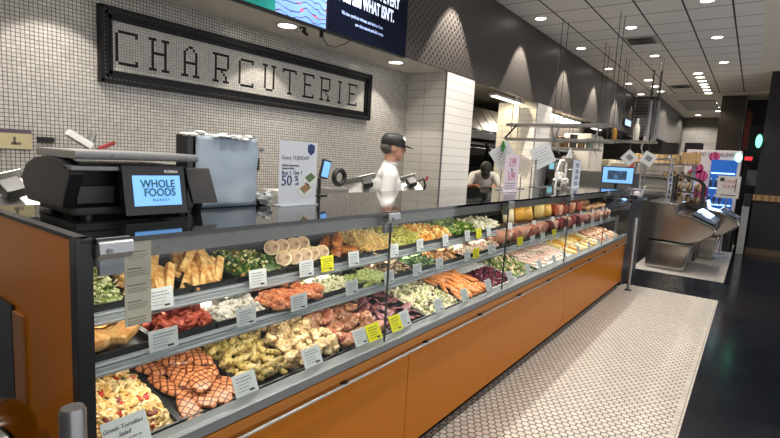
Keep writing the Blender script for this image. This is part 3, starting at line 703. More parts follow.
# --- upper shelf
LVL = 'up'
make_tray(LVL, .58, .745, TL+'the near pale green pasta salad')
stuff(LVL, .58, .745, 'pasta_salad', 'pale green creamy pasta and greens salad at the near end of the upper shelf', 'salad', [(P_leaf, '#98a458', 3, 1), (P_blob, '#cfd09c', 4, 1), (P_leaf, '#4f6a2a', 3, 1), (P_noodle, '#d8d6a6', 3, 1.3), (P_blob, '#23281a', 1, .8)], 420, .0105, .09)
make_tray(LVL, .745, .97, TL+'the left heap of golden fried strips')
make_tray(LVL, .97, 1.17, TL+'the right heap of golden fried strips')
gs = mat('golden strip', rough=.45, fn=mott_fn('#c2843f', '#eecb8c', 24))
pr = [MB().box((-.078, -.016, -.011), (.078, .016, .011)).build('golden_strip', gs, bevel=.006) for k in range(1)]
for (a, b, lb) in ((.745, .96, 'left'), (.965, 1.17, 'right')):
    ps = []
    for i in range(7): ps.append((.14+.12*i, .26+rnd.uniform(-.05, .05), .028+.004*i, (rnd.uniform(.3, .7), -.30+rnd.uniform(-.1, .1), 1.05+rnd.uniform(-.15, .15))))
    for i in range(5): ps.append((.18+.15*i, .55+rnd.uniform(-.06, .06), .062+.004*i, (rnd.uniform(.2, .6), -.25, 1.15+rnd.uniform(-.25, .25))))
    for i in range(2): ps.append((.35+.3*i, .5, .088, (.3, -.3, .8+.4*i)))
    pr_ = pr if lb == 'left' else [dup(pr[0])]
    items(LVL, a, b, pr_, ps, 'golden_strip', 'golden fried strip stacked leaning in the %s heap on the upper shelf' % lb, 'fried strip', 'golden strips, %s heap' % lb)
make_tray(LVL, 1.17, 1.42, TL+'the green kale salad on the upper shelf')
stuff(LVL, 1.17, 1.42, 'kale_salad', 'green kale and vegetable salad beside the golden strips', 'salad', [(P_leaf, '#34501f', 5, 1), (P_leaf, '#7a8c40', 3, .9), (P_blob, '#d8cf9a', 2, .8), (P_blob, '#c98a4a', 1, .7)], 380, .0125, .07)
make_tray(LVL, 1.42, 1.76, TL+'the halved wraps on the upper shelf')
wr = mat('tortilla', rough=.55, fn=stripes_fn('#d9bf8a', '#f0e2bd', 5)); fill = mat('wrap filling', rough=.5, fn=stripes_fn('#6d2a28', '#c9a98a', 30))
def wrap_half():
    o = MB().tube([(-.045, 0, 0), (-.043, 0, 0), (.04, 0, 0), (.052, 0, -.004)], [.034, .036, .034, .020], 18).build('wrap_half', wr)
    MB().cyl((-.0465, 0, 0), (-.044, 0, 0), .030, n=18).build('cut_filling', fill, o); return o
items(LVL, 1.42, 1.76, [wrap_half()], [(.14+.18*i, .26, .04, (0, .40, .65+.12*(i % 3))) for i in range(5)]+[(.2+.2*i, .66, .055, (0, .50, .75-.1*(i % 2))) for i in range(4)], 'wrap_half', 'halved tortilla wrap showing its filling on the upper shelf', 'wrap', 'halved wraps on the upper shelf')
make_tray(LVL, 1.76, 1.98, TL+'the browned chicken legs on the upper shelf')
leg = mat('browned chicken', rough=.35, fn=mott_fn('#8c4420', '#d9924c', 30))
pr = [lump('roast_drumstick', (.07, .03, .027), leg, k+200, .3) for k in range(3)]
items(LVL, 1.76, 1.98, pr, [(.2, .25, .03, (.2, -.3, .7)), (.5, .28, .034, (0, .1, 1.2)), (.8, .25, .03, (.2, 0, .9)), (.3, .6, .05, (.1, -.35, .6)), (.7, .6, .052, (.1, -.3, .8)), (.5, .45, .078, (.1, -.4, .7))], 'roast_drumstick', 'browned roasted chicken leg on the upper shelf', 'chicken leg', 'browned chicken legs on the upper shelf')
make_tray(LVL, 1.98, 2.24, TL+'the pale yellow noodles on the upper shelf')
stuff(LVL, 1.98, 2.24, 'noodle_salad', 'pale yellow noodle salad before the first glass joint', 'noodles', [(P_noodle, '#e0bd70', 6, 1.5), (P_noodle, '#ecd69c', 4, 1.4), (P_blob, '#a8763a', .6, .8)], 330, .015, .075)
make_tray(LVL, 2.24, 2.52, TL+'the yellow green noodles on the upper shelf')
stuff(LVL, 2.24, 2.52, 'zucchini_noodles', 'yellow green noodle salad just past the first glass joint', 'noodles', [(P_noodle, '#c8c452', 5, 1.5), (P_noodle, '#e3dc8a', 3, 1.4), (P_leaf, '#6f8a2c', 1.2, .9)], 300, .015, .075)
make_tray(LVL, 2.52, 2.92, TL+'the squash pieces on the upper shelf')
stuff(LVL, 2.52, 2.92, 'squash_salad', 'orange and pale yellow squash pieces on the upper shelf', 'vegetables', [(P_blob, '#e0952c', 5, 1.1), (P_blob, '#eccf7a', 5, 1.1)], 240, .017, .07)
make_tray(LVL, 2.92, 3.3, TL+'the bright green lettuce on the upper shelf')
stuff(LVL, 2.92, 3.3, 'lettuce_salad', 'bright green lettuce salad on the upper shelf', 'salad', [(P_leaf, '#6f9432', 5, 1.3), (P_leaf, '#aabf68', 3, 1.2), (P_blob, '#e4d9a4', 1, .8)], 200, .018, .075)
make_tray(LVL, 3.3, 3.72, TL+'the white crumbled salad on the upper shelf')
stuff(LVL, 3.3, 3.72, 'crumbled_cheese', 'white crumbled cheese salad on the upper shelf', 'salad', [(P_blob, '#e9e2cb', 6, 1.1), (P_leaf, '#9db06a', 1, 1)], 200, .016, .06)
def wheel(name, r, h, m, m2):
    o = MB().lathe([(r*.96, 0), (r, h*.12), (r, h*.88), (r*.96, h)], 28).build(name, m)
    MB().cyl((0, 0, h-.001), (0, 0, h+.002), r*.82, n=24).build('rind_label', m2, o); return o
x, z, al, D, H = LV['up']
make_tray(LVL, 3.72, 5.05, TL+'the cheese wheels on the upper shelf')
for (y, c, c2, r, lb, e) in ((3.95, '#eadcb4', '#f2ead0', .085, 'pale cream cheese wheel standing nearest among the wheels', (1.35, 0, .5)),
        (4.2, '#dfa744', '#c4822c', .08, 'golden cheese wheel beside the cream wheel on the upper shelf', (1.2, 0, .5)), (4.4, '#e5b860', '#d29a3a', .08, 'second golden cheese wheel on the upper shelf, before the grey one', (1.3, 0, .4)),
        (4.66, '#ecd28a', '#b9ab8a', .095, 'large cheese wheel with a grey-brown round face', (1.45, 0, .55)), (4.9, '#e7bd68', '#dcae58', .085, 'golden cheese wheel at the far end of the row, before the hams', (1.35, 0, .5))):
    o = wheel('cheese_round', r, .09, mat('rind '+c, c, .45), mat('rind '+c2, c2, .5)); o.matrix_world = frame(x-.12, y, z+r*.98+.006, al) @ Euler(e).to_matrix().to_4x4()
    tag(o, lb, 'cheese')
make_tray(LVL, 5.05, 6.1, TL+'the red hams on the upper shelf')
meat_logs(LVL, 5.05, 6.1, 7, ['#a04a30', '#c98a68', '#8e4434'], .06, 'red_ham', 'red glazed ham on the upper shelf beyond the cheese wheels', 'ham', 'red hams on the upper shelf')
make_tray(LVL, 6.1, 7.1, TL+'the far bread rolls on the upper shelf')
pr = [lump('bread_roll', (.07, .04, .035), mat('crust', rough=.5, fn=mott_fn('#8a5a34', '#c9a074', 22)), k+230, .2) for k in range(2)]
items(LVL, 6.1, 7.1, pr, poses_grid(7, 2, .03, .01, (1.3, .3), .05, 1, z0=.04), 'bread_roll', 'brown bread roll at the far end of the upper shelf', 'bread', 'bread rolls at the far end of the upper shelf')

# --- price tags
def price_tag(x, y, z, w, h, m, label, group=None, lines=None, tilt=-.28, rz=0, rich=True):
    t = thing('price_tag', (x, y, z), label, 'price tag', group); t.rotation_euler = (0, tilt, rz)
    MB().box((-.001, -w/2, 0), (.001, w/2, h)).build('card', m, t)
    if lines:
        for i, s_ in enumerate(lines): text(s_, h*.19, ink, t, (.0014, -.04*w, h*(.72-.22*i)), align='CENTER', shear=.2)
    r2_ = random.Random(int(y*1000)+int(z*100)); mb = MB()
    zz0 = .80 if not lines else .30
    rows = 5 if not lines else 2
    for k in range(rows):
        z_ = h*(zz0-.15*k); yy = -w*.36; wd = w*(.72 if k in (0, 1) else .55)*r2_.uniform(.8, 1)
        while yy < -w*.36+wd:
            s_ = w*r2_.uniform(.05, .12); hh_ = h*(.035 if k > 1 else .05)
            mb.box((.001, yy, z_-hh_/2), (.0016, yy+s_, z_+hh_/2)); yy += s_+w*.025
    mb.build('lettering', inkg if m is not yellow else mat('olive print', '#6b6a1a', .7, var=0), t)
    if rich and not lines:
        MB().box((.001, w*.12, h*.10), (.0016, w*.34, h*.19)).build('price', ink, t)
    return t
DK = [(.615, 'tortellini salad'), (1.03, 'grilled fillets'), (1.36, 'pale roasted chicken'), (1.655, 'brown roasted meats')]
price_tag(-1.325, .625, .742, .125, .088, paper, 'white card reading Greek Tortellini Salad at the near end of the case', lines=['Greek Tortellini', 'Salad'], tilt=-.5)
price_tag(-1.335, 1.035, .745, .095, .075, paper, 'white price card standing in front of the grilled fillets', tilt=-.45)
price_tag(-1.335, 1.36, .745, .10, .075, paper, 'white price card standing in front of the pale roasted chicken', tilt=-.45)
price_tag(-1.335, 1.665, .745, .09, .075, paper, 'white price card half hidden by the left yellow card on the bottom deck', tilt=-.45)
price_tag(-1.328, 1.755, .745, .10, .078, yellow, 'yellow sale card left of the first glass joint on the bottom deck', tilt=-.45)
price_tag(-1.328, 1.93, .745, .09, .078, yellow, 'yellow sale card right of the first glass joint on the bottom deck', tilt=-.45)
price_tag(-1.335, 2.02, .745, .08, .078, paper, 'white price card just right of the bottom deck yellow cards', tilt=-.45)
for y, lb in ((2.35, 'white price card in front of the chopped bean salad'), (2.66, 'white price card between the bean salad and the carrots'), (3.0, 'white price card in front of the roasted carrots'), (3.36, 'white price card on the white beet platter'),
              (3.72, 'white price card in front of the leaf salad'), (3.98, 'white price card where the fish platter begins')):
    price_tag(-1.335, y, .745, .085, .075, paper, lb, tilt=-.4)
for y in (4.35, 4.65, 5.1, 5.5, 5.9, 6.3, 6.7): price_tag(-1.335, y, .742, .085, .07, paper, 'white price card at the far end of the bottom deck', 'far price cards on the bottom deck', tilt=-.4)
for y, w, lb in ((.785, .095, 'white price tag hanging between the flatbreads and the red glazed pieces'), (1.10, .085, 'white price tag in front of the white creamy salad'), (1.36, .09, 'white price tag in front of the salmon fillets'), (1.69, .085, 'white price tag in front of the cauliflower salad'),
                 (1.98, .08, 'white price tag on the lower shelf at the first glass joint'), (2.24, .085, 'white price tag in front of the mushroom salad'), (2.48, .08, 'white price tag in front of the green beans'), (2.83, .075, 'white price tag left of the lower shelf yellow tag'), (3.2, .12, 'wide white price tag on the lower shelf before the second glass joint')):
    price_tag(-1.433, y, .955, w, .066, paper, lb, tilt=-.12)
price_tag(-1.430, 2.95, .957, .085, .066, yellow, 'yellow sale tag on the lower shelf before the second glass joint', tilt=-.12)
price_tag(-1.430, 3.72, .957, .11, .066, yellow, 'yellow sale tag on the lower shelf beyond the second glass joint', tilt=-.12)
price_tag(-1.430, 4.55, .952, .10, .06, yellow, 'small yellow sale tag on the lower shelf near the third glass joint', tilt=-.12)
for y in (4.0, 4.25, 4.9, 5.2, 5.5, 5.9, 6.3, 6.7): price_tag(-1.433, y, .952, .10, .055, paper, 'white price tag on the far half of the lower shelf', 'far price tags on the lower shelf', tilt=-.12)
for y, w, lb in ((.835, .085, 'white price tag beside the tall cream information strip'), (1.235, .085, 'white price tag in front of the kale salad'), (1.50, .085, 'white price tag in front of the halved wraps'), (1.82, .08, 'white price tag in front of the browned chicken legs'), (2.16, .08, 'white price tag on the upper shelf at the first glass joint'),
                 (2.42, .07, 'white price tag in front of the yellow green noodles'), (2.72, .07, 'white price tag in front of the squash pieces'), (3.02, .07, 'white price tag left of the upper shelf yellow tag by the lettuce'), (3.36, .07, 'white price tag right of the upper shelf yellow tag by the lettuce'), (3.76, .08, 'white price tag under the cream cheese wheel')):
    price_tag(-1.540, y, 1.052, w, .072, paper, lb, tilt=-.12)
price_tag(-1.538, 1.63, 1.055, .082, .072, yellow, 'yellow sale tag between the wraps and the chicken legs', tilt=-.12)
price_tag(-1.538, 3.19, 1.055, .08, .068, yellow, 'yellow sale tag in front of the bright green lettuce', tilt=-.12)
for y in (4.3, 4.8, 5.3, 5.8, 6.3, 6.8): price_tag(-1.540, y, 1.05, .08, .05, paper, 'white price tag on the far half of the upper shelf', 'far price tags on the upper shelf', tilt=-.12)
# information strip hung inside the glass
t = thing('information_strip', (-1.318, .648, 1.335), 'tall cream information strip in blocks hanging inside the near glass', 'sign')
MB().box((-.001, -.036, -.235), (.001, .036, 0)).build('card', cream, t)
mb = MB()
for k in range(5):
    zt = -.03-.046*k; mb.box((.001, -.029, zt), (.0017, .02-.01*(k % 2), zt+.0025))
    for q in range(3): mb.box((.001, -.029, zt-.008-.0055*q), (.0014, .029-.006*((k+q) % 3), zt-.0065-.0055*q))
mb.build('lettering', mat('brown print', '#6f665b', .7, var=0), t)
# ------------------------------------------------------------------ lettered mosaic sign
P_ = .0191
BM = {'C': ['.#######', '#......#', '#', '#', '#', '#', '#', '#', '#', '#', '#......#', '.#######'],
 'H': ['###..###', '.#....#', '.#....#', '.#....#', '.#....#', '.######', '.#....#', '.#....#', '.#....#', '.#....#', '.#....#', '###..###'],
 'A': ['...##', '..#..#', '.#....#', '.#....#', '.#....#', '.#....#', '.######', '.#....#', '.#....#', '.#....#', '.#....#', '###..###'],
 'R': ['########', '.#.....#', '.#.....#', '.#.....#', '.#.....#', '.#.....#', '.######', '.#..#', '.#...#', '.#....#', '.#....#', '###..###'],
 'U': ['###..###', '.#....#', '.#....#', '.#....#', '.#....#', '.#....#', '.#....#', '.#....#', '.#....#', '.#....#', '.#....#', '..####'],
 'T': ['#########', '#...#...#', '....#', '....#', '....#', '....#', '....#', '....#', '....#', '....#', '....#', '...###'],
 'E': ['########', '.#.....#', '.#', '.#', '.#', '.#####', '.#', '.#', '.#', '.#', '.#.....#', '########'],
 'I': ['###', '.#', '.#', '.#', '.#', '.#', '.#', '.#', '.#', '.#', '.#', '###']}
sg = thing('lettered_sign', (-3.6, 2.93, 2.0), 'black framed mosaic sign reading CHARCUTERIE on the tiled wall', 'sign')
def sp(n, mb, m, par=None, **k): return mb.build(n, m, par or sg, world=True, **k)
SY0, SY1, SZ0, SZ1 = 1.515, 4.355, 1.99, 2.487
sp('mosaic_panel', MB().box((-3.6, SY0+.08, SZ0+.08), (-3.582, SY1-.08, SZ1-.08)), mosaic_s)
fr_m = mat('black carved frame', '#060606', .4, spec=.25)
for (n, a, b) in (('frame_side', (SY0, SZ0), (SY0+.085, SZ1)), ('frame_side', (SY1-.085, SZ0), (SY1, SZ1)), ('frame_side', (SY0, SZ0), (SY1, SZ0+.085)), ('frame_side', (SY0, SZ1-.085), (SY1, SZ1))):
    mb = MB().box((-3.6, a[0], a[1]), (-3.565, b[0], b[1]))
    vert = (b[0]-a[0]) < .2
    if vert:
        s_ = 1 if a[0] < 2 else -1; e = a[0] if s_ > 0 else b[0]
        for o_, w_, d_ in ((.0, .022, -3.545), (.034, .02, -3.553), (.066, .018, -3.56)): mb.box((-3.6, min(e+s_*o_, e+s_*(o_+w_)), a[1]+o_), (d_, max(e+s_*o_, e+s_*(o_+w_)), b[1]-o_))
    else:
        s_ = 1 if a[1] < 2.2 else -1; e = a[1] if s_ > 0 else b[1]
        for o_, w_, d_ in ((.0, .022, -3.545), (.034, .02, -3.553), (.066, .018, -3.56)): mb.box((-3.6, a[0]+o_, min(e+s_*o_, e+s_*(o_+w_))), (d_, b[0]-o_, max(e+s_*o_, e+s_*(o_+w_))))
    o = sp(n, mb, fr_m, bevel=.002)
    bd = MB()
    k = .03
    if vert:
        yc = (SY0+.028) if a[0] < 2 else SY1-.028; z_ = SZ0+.03
        while z_ < SZ1-.03: bd.box((-3.56, yc-.005, z_), (-3.552, yc+.005, z_+.016)); z_ += .026
    else:
        zc = (SZ0+.028) if a[1] < 2.2 else SZ1-.028; y_ = SY0+.03
        while y_ < SY1-.03: bd.box((-3.56, y_, zc-.005), (-3.552, y_+.016, zc+.005)); y_ += .026
    bo = bd.build('bead_row', mat('frame bead', '#3a3836', .4), None); bo.parent = o; bo.matrix_parent_inverse = Matrix.Translation(-Vector((sg.location)))
lt = mat('dark mosaic tile', '#140d0b', .5, spec=.2)
starts = [1.625, 1.865, 2.11, 2.375, 2.62, 2.865, 3.10, 3.345, 3.59, 3.845, 4.0]
for ch, y in zip('CHARCUTERIE', starts):
    y = (math.floor(y/P_))*P_; zt = 123*P_
    mb = MB()
    for r_, row in enumerate(BM[ch]):
        for c_, q in enumerate(row):
            if q == '#': mb.box((-3.583, y+c_*P_+.0006, zt-(r_+1)*P_+.0006), (-3.5805, y+(c_+1)*P_-.0006, zt-r_*P_-.0006))
    sp('letter', mb, lt)

# ------------------------------------------------------------------ menu screens on the fascia
def em_pic(name, fn, e):
    m = mat(name, (1, 1, 1), .3, em=e, fn=fn); return m
scr_pic = em_pic('blossom picture', picture_fn, .75)
scr_teal = mat('teal screen', '#0d6f68', .3, em=.8); scr_navy = mat('navy screen', '#060a1a', .4, em=.6, spec=.08); scr_txt = mat('screen text', '#dfe8ff', .3, em=1.1); scr_txt2 = mat('screen small text', '#9fb4e8', .3, em=.8)
t = thing('menu_screen', (-3.0, 2.3, 3.0), 'hanging screen with a teal field and a picture of branches against blue sky', 'screen')
MB().box((-.045, -.75, -.395), (0, .745, .5)).build('screen_body', blackg, t)
MB().box((0, -.74, -.38), (.002, .20, .49)).build('teal_field', scr_teal, t)
MB().box((0, .20, -.38), (.002, .735, .49)).build('picture', scr_pic, t)
t = thing('menu_screen', (-3.0, 3.6, 3.0), 'dark navy hanging screen with white words ending in WHAT ISN\'T', 'screen')
MB().box((-.045, -.55, -.395), (0, .60, .5)).build('screen_body', blackg, t)
MB().box((0, -.54, -.385), (.002, .585, .49)).build('picture', scr_navy, t)
text("IN EVERY", .15, scr_txt, t, (.004, .06, .08), align='LEFT', cond=.62, bold=.004)
text("We sell and WHAT ISN'T.", .15, scr_txt, t, (.004, -.52, -.06), align='LEFT', cond=.54, bold=.004)
text('We ban synthetic nitrates and nitrites from', .042, scr_txt2, t, (.004, -.38, -.20), align='LEFT', cond=.78)
text('our charcuterie and deli meats.', .042, scr_txt2, t, (.004, -.20, -.26), align='LEFT', cond=.78)
t = thing('screen_cable', (-3.0, 3.1, 2.62), 'thin black cable drooping from the soffit beside the screens', 'cable')
MB().cyl((-.09, -.02, .0), (-.09, -.02, -.05), .018, n=10).build('plug', black, t)
MB().tube([(-.09, -.02, -.04), (-.08, .05, -.10), (-.07, .14, -.10), (-.05, .24, -.05), (-.02, .30, .0)], .004, 6).build('cord', black, t)
t = thing('spot_bracket', (-3.18, 2.95, 2.63), 'small black bracket beside the first soffit downlight', 'bracket')
MB().box((-.02, -.02, -.03), (.02, .02, 0)).build('base', black, t); MB().cyl((-.0, 0, -.03), (.03, .03, -.06), .012, n=10).build('stem', black, t)

# ------------------------------------------------------------------ things on the counter
CZ = 1.355
sc_ = thing('counter_scale', (-1.72, .78, CZ), 'black counter scale with a steel platter and a lit blue screen', 'scale')
def sq(n, mb, m, **k): return mb.build(n, m, sc_, world=True, **k)
dk = mat('charcoal plastic', '#1f2023', .4); dk2 = mat('dark plastic', '#131416', .35)
sq('base', MB().box((-1.93, .62, CZ+.012), (-1.64, .99, CZ+.035)), black, bevel=.004)
# rounded printer housing at the left
prof = [(-1.98, CZ+.03), (-1.68, CZ+.03), (-1.67, CZ+.06), (-1.62, CZ+.14), (-1.63, CZ+.165), (-1.70, CZ+.185), (-1.80, CZ+.188), (-1.90, CZ+.18), (-1.98, CZ+.155), (-2.03, CZ+.11)]
sq('printer_housing', MB().prism(prof, 1, .60, .64), dk, bevel=.008)
sq('body', MB().prism([(-1.96, CZ+.03), (-1.69, CZ+.03), (-1.66, CZ+.17), (-1.96, CZ+.17)], 1, .635, 1.0), dk2, bevel=.008)
sq('printer_door', MB().box((-1.685, .635, CZ+.045), (-1.665, .745, CZ+.10)), mat('printer door', '#3a3b3c', .5), bevel=.003)
sq('ledge', MB().box((-1.66, .60, CZ+.152), (-1.61, .74, CZ+.166)), mat('grey lip', '#77787a', .4), bevel=.003)
pl = sq('platter', MB().prism([(-1.90, CZ+.186), (-1.60, CZ+.186), (-1.595, CZ+.212), (-1.905, CZ+.212)], 1, .605, 1.005), steel, bevel=.006)
for y in (.66, .97):
    for x in (-1.9, -1.66): sq('foot', MB().cyl((x, y, CZ), (x, y, CZ+.03), .018, .014, 12), black)
sq('arm', MB().cyl((-1.62, .88, CZ), (-1.60, .88, CZ+.04), .012, n=10).box((-1.66, .85, CZ+.02), (-1.57, .91, CZ+.035)), black)
sm_ = sq('screen', MB().prism([(-1.60, CZ+.022), (-1.565, CZ+.012), (-1.595, CZ+.172), (-1.625, CZ+.172)], 1, .735, .945), blackg, bevel=.004)
scr_b = mat('blue scale screen', '#6fa9ea', .3, em=.8)
ta = math.atan2(.03, .16); TR = (Matrix.Rotation(-ta, 3, 'Y') @ MY)
def on_scr(y, z): return Vector((-1.5635-(z-(CZ+.012))*.1875, y, z))-Vector((sc_.location))
c = on_scr(.842, CZ+.088); X = Matrix.Translation(c) @ Matrix.Rotation(-ta, 4, 'Y')
o = MB().box((-.001, -.078, -.047), (.0012, .082, .052), X=X).build('display', scr_b, sc_)
tg = mat('screen green text', '#1f5c55', .4)
text('WHOLE', .036, tg, sc_, on_scr(.846, CZ+.112)+Vector((.0028, 0, 0)), rot=TR, cond=.9, bold=.0006)
text('FOODS', .036, tg, sc_, on_scr(.850, CZ+.084)+Vector((.0028, 0, 0)), rot=TR, cond=.9, bold=.0006)
text('M A R K E T', .011, tg, sc_, on_scr(.852, CZ+.060)+Vector((.0028, 0, 0)), rot=TR)
text('BIZERBA', .013, white, sc_, on_scr(.895, CZ+.152)+Vector((.002, 0, 0)), rot=TR)
dp = sq('rear_keypad', MB().prism([(-1.60, CZ+.045), (-1.58, CZ+.04), (-1.64, CZ+.165), (-1.66, CZ+.16)], 1, .975, 1.075), dk, bevel=.006)
sq('keypad_stem', MB().cyl((-1.64, 1.02, CZ), (-1.61, 1.02, CZ+.06), .018, .012, 12), black)
# sheet dispenser
t = thing('film_dispenser', (-1.72, 1.2, CZ), 'upright box of pale blue plastic sheets standing behind the scale keypad', 'dispenser')
film = mat('pale blue film', '#a9b6c2', .35, fn=stripes_fn('#93a3b2', '#bcc9d4', 2))
MB().box((-.10, -.155, 0), (-.02, .17, .285)).build('box_body', blackg, t, bevel=.004)
vs = []; fs = []; n = 14
for i in range(n+1):
    for j in range(n+1):
        y = -.125+.29*i/n; z = .003+.283*j/n; vs.append((-.012+.007*noise.noise(Vector((y*9, z*14, 3))), y, z))
for i in range(n):
    for j in range(n): k = i*(n+1)+j; fs.append((k, k+n+1, k+n+2, k+1))
o = MB().add(vs, fs).build('film_sheet', film, t); md = o.modifiers.new('s', 'SOLIDIFY'); md.thickness = .002
mb = MB()
for i in range(26): mb.ball((rnd.uniform(-.09, 0), -.155+.0128*i, .285+rnd.uniform(-.004, .012)), (.03, .02, .008), 0, None, 8, 6, .6, i)
mb.build('film_edge', mat('crumpled film', '#c9c9c4', .4), t)
t = thing('crumpled_bag', (-1.74, 1.40, CZ), 'crumpled clear bags lying beside the film dispenser', 'bag')
mb = MB()
for i in range(8): mb.ball((rnd.uniform(-.05, .02), rnd.uniform(-.04, .03), rnd.uniform(.015, .05)), (.03, .03, .018), 0, None, 9, 7, .9, i+50)
mb.build('film', mat('clear bag film', '#b9bcbd', .3), t)
# 50% sign
t = thing('counter_sign', (-1.66, 1.54, CZ), 'white acrylic promotional sign on the counter with a large 50% and a food tray picture', 'sign')
MB().box((-.004, -.11, 0), (0, .115, .288)).build('card', mat('bluish card', '#ccd2da', .4, var=.02), t)
MB().box((-.05, -.11, 0), (.02, .115, .004)).build('foot', mat('acrylic', '#b4bbbf', .1), t)
MB().prism([(.055, .245), (.055, .275), (.075, .282), (.098, .275), (.098, .245), (.076, .228)], 0, 0, .001).build('badge', inkn, t)
text('Every TUESDAY', .024, inkg, t, (.001, -.097, .215), align='LEFT')
text('Whole Department', .0125, ink, t, (.001, -.097, .181), align='LEFT'); text('Selected items', .0125, ink, t, (.001, -.097, .168), align='LEFT')
text('Buy 1, Get 1', .024, inkn, t, (.001, -.097, .148), align='LEFT')
text('50', .064, inkn, t, (.001, -.10, .112), align='LEFT', ex=.001); text('%', .036, inkn, t, (.001, -.022, .122), align='LEFT', ex=.001); text('off', .020, inkn, t, (.001, -.018, .098), align='LEFT')
for (dy, dz, c1) in ((.04, .075, '#a8705a'), (.07, .125, '#59605a')):
    pc = MB().prism([(dy-.04, dz), (dy+.01, dz+.03), (dy+.05, dz+.005), (dy+.045, dz-.02), (dy+.0, dz-.04), (dy-.035, dz-.02)], 0, 0, .001).build('printed_tray', mat('printed '+c1, '#d7dad3' , .6), t)
    MB().prism([(dy-.03, dz+.002), (dy+.008, dz+.024), (dy+.042, dz+.004), (dy+.0, dz-.022)], 0, .001, .0016).build('printed_food', mat('pf '+c1, rough=.6, fn=stripes_fn(c1, '#5f7a3e', 50)), pc)
# small tablet behind the sign
t = thing('tablet_display', (-2.0, 2.02, CZ), 'small black tablet display with a blue screen behind the promotional sign', 'tablet')
X = Matrix.Rotation(R(-20), 4, 'Z') @ Matrix.Rotation(R(-12), 4, 'X')
MB().box((-.01, -.028, .10), (.01, .028, .21), X=X).build('body', blackg, t, bevel=.004); MB().box((.01, -.018, .11), (.012, .023, .20), X=X).build('display', scr_b, t)
MB().cyl((0, 0, 0), (0, 0, .1), .01, n=10).lathe([(.05, 0), (.05, .006)]).build('stand', black, t)
# pink signs and papers further along
pinkm = mat('pink print', '#b5447a', .6); 
t = thing('standing_sign', (-1.68, 4.02, CZ), 'tall narrow white sign with pink lettering on the counter', 'sign')
MB().box((-.003, -.15, 0), (0, .15, .32)).build('card', mat('lilac card', '#ddd0d8', .4), t); MB().box((-.05, -.15, 0), (.04, .15, .004)).build('foot', mat('acrylic'), t)
text('3.99', .10, pinkm, t, (.001, 0, .25), cond=.9); text('lb', .05, inkn, t, (.001, 0, .19)); text('5.99', .10, pinkm, t, (.001, 0, .13), cond=.9)
MB().box((.0, -.12, .03), (.001, .12, .034)).box((.0, -.12, .05), (.001, .08, .054)).box((.0, -.12, .07), (.001, .1, .074)).build('lettering', inkn, t)
for (x, y, z, s, a, c_, lb) in ((-1.80, 4.10, 1.66, .20, 35, paper, 'white paper sign turned on its corner behind the pink lettered sign'), (-1.82, 4.62, 1.58, .17, -25, cream, 'cream paper sheet tilted between the two taller signs'),
        (-1.86, 5.25, 1.70, .23, 28, paper, 'white printed sheet turned on its corner above the steel stand')):
    t = thing('paper_sign', (x, y, z), lb, 'paper sign'); t.rotation_euler = (R(a), 0, R(-48))
    MB().box((-.001, -s/2, -s/2), (.001, s/2, s/2)).build('sheet', c_, t)
    mb = MB()
    for q in range(5): mb.box((.001, -s*.35, s*.25-q*s*.13), (.0016, s*(.35-.1*(q % 2)), s*.27-q*s*.13))
    mb.build('lettering', inkg, t)
    a_ = t; w = thing('sign_pole', (x-.012, y, CZ), 'thin steel pole holding up the '+('corner-turned white paper sign' if s == .20 else 'cream paper sheet' if s == .17 else 'white printed sheet by the second pillar'), 'pole')
    MB().cyl((0, 0, 0), (0, 0, z-CZ), .005, n=8).build('rod', steel_d, w); MB().lathe([(.04, 0), (.04, .006), (.01, .01)], 16).build('base', steel_d, w)
t = thing('green_clip', (-1.80, 4.06, 1.70), 'small green clip above the pink lettered sign', 'clip'); MB().tube([(0, 0, 0), (.004, .01, .04), (0, .0, .09)], [.012, .02, .008], 8).build('clip', mat('green plastic', '#2f7a3a', .4), t)
t = thing('steel_sheet_stand', (-1.9, 5.35, CZ), 'upright polished steel sheet stand beside the paper signs', 'stand')
MB().box((-.01, -.17, 0), (0, .17, .30)).build('plate', steel_v, t); MB().box((-.06, -.17, 0), (.06, .17, .006)).build('foot', steel_d, t)
t = thing('bag_cluster', (-1.72, 5.5, CZ), 'clear bags of white tubs with a looped handle beside the blue and white sign', 'bag')
MB().tube([(0, -.16, 0), (0, -.15, .2), (0, -.08, .30), (0, .05, .31), (0, .14, .27), (0, .15, .05)], .012, 8).build('handle', white, t)
mb = MB()
for i in range(14): mb.ball((rnd.uniform(-.03, .03), rnd.uniform(-.12, .08), rnd.uniform(.03, .16)), (.04, .04, .03), 0, None, 9, 7, .7, i+70)
mb.build('tubs', mat('white tubs', '#c9c6bf', .4), t)
t = thing('standing_sign', (-1.66, 5.85, CZ), 'white counter sign with blue vertical lettering near the register', 'sign')
MB().box((-.003, -.14, 0), (0, .16, .32)).build('card', mat('bluish card'), t)
MB().box((-.05, -.14, 0), (.04, .16, .004)).build('foot', mat('acrylic'), t)
for q in range(4): text('50%', .07, inkn, t, (.001, .02, .05+.07*q), name='lettering')
t = thing('paper_cone', (-1.72, 5.72, CZ+.34), 'small white folded card on top of the blue lettered sign', 'card'); MB().prism([(-.10, 0), (.13, 0), (.03, .12)], 0, -.002, .002).build('card', paper, t)
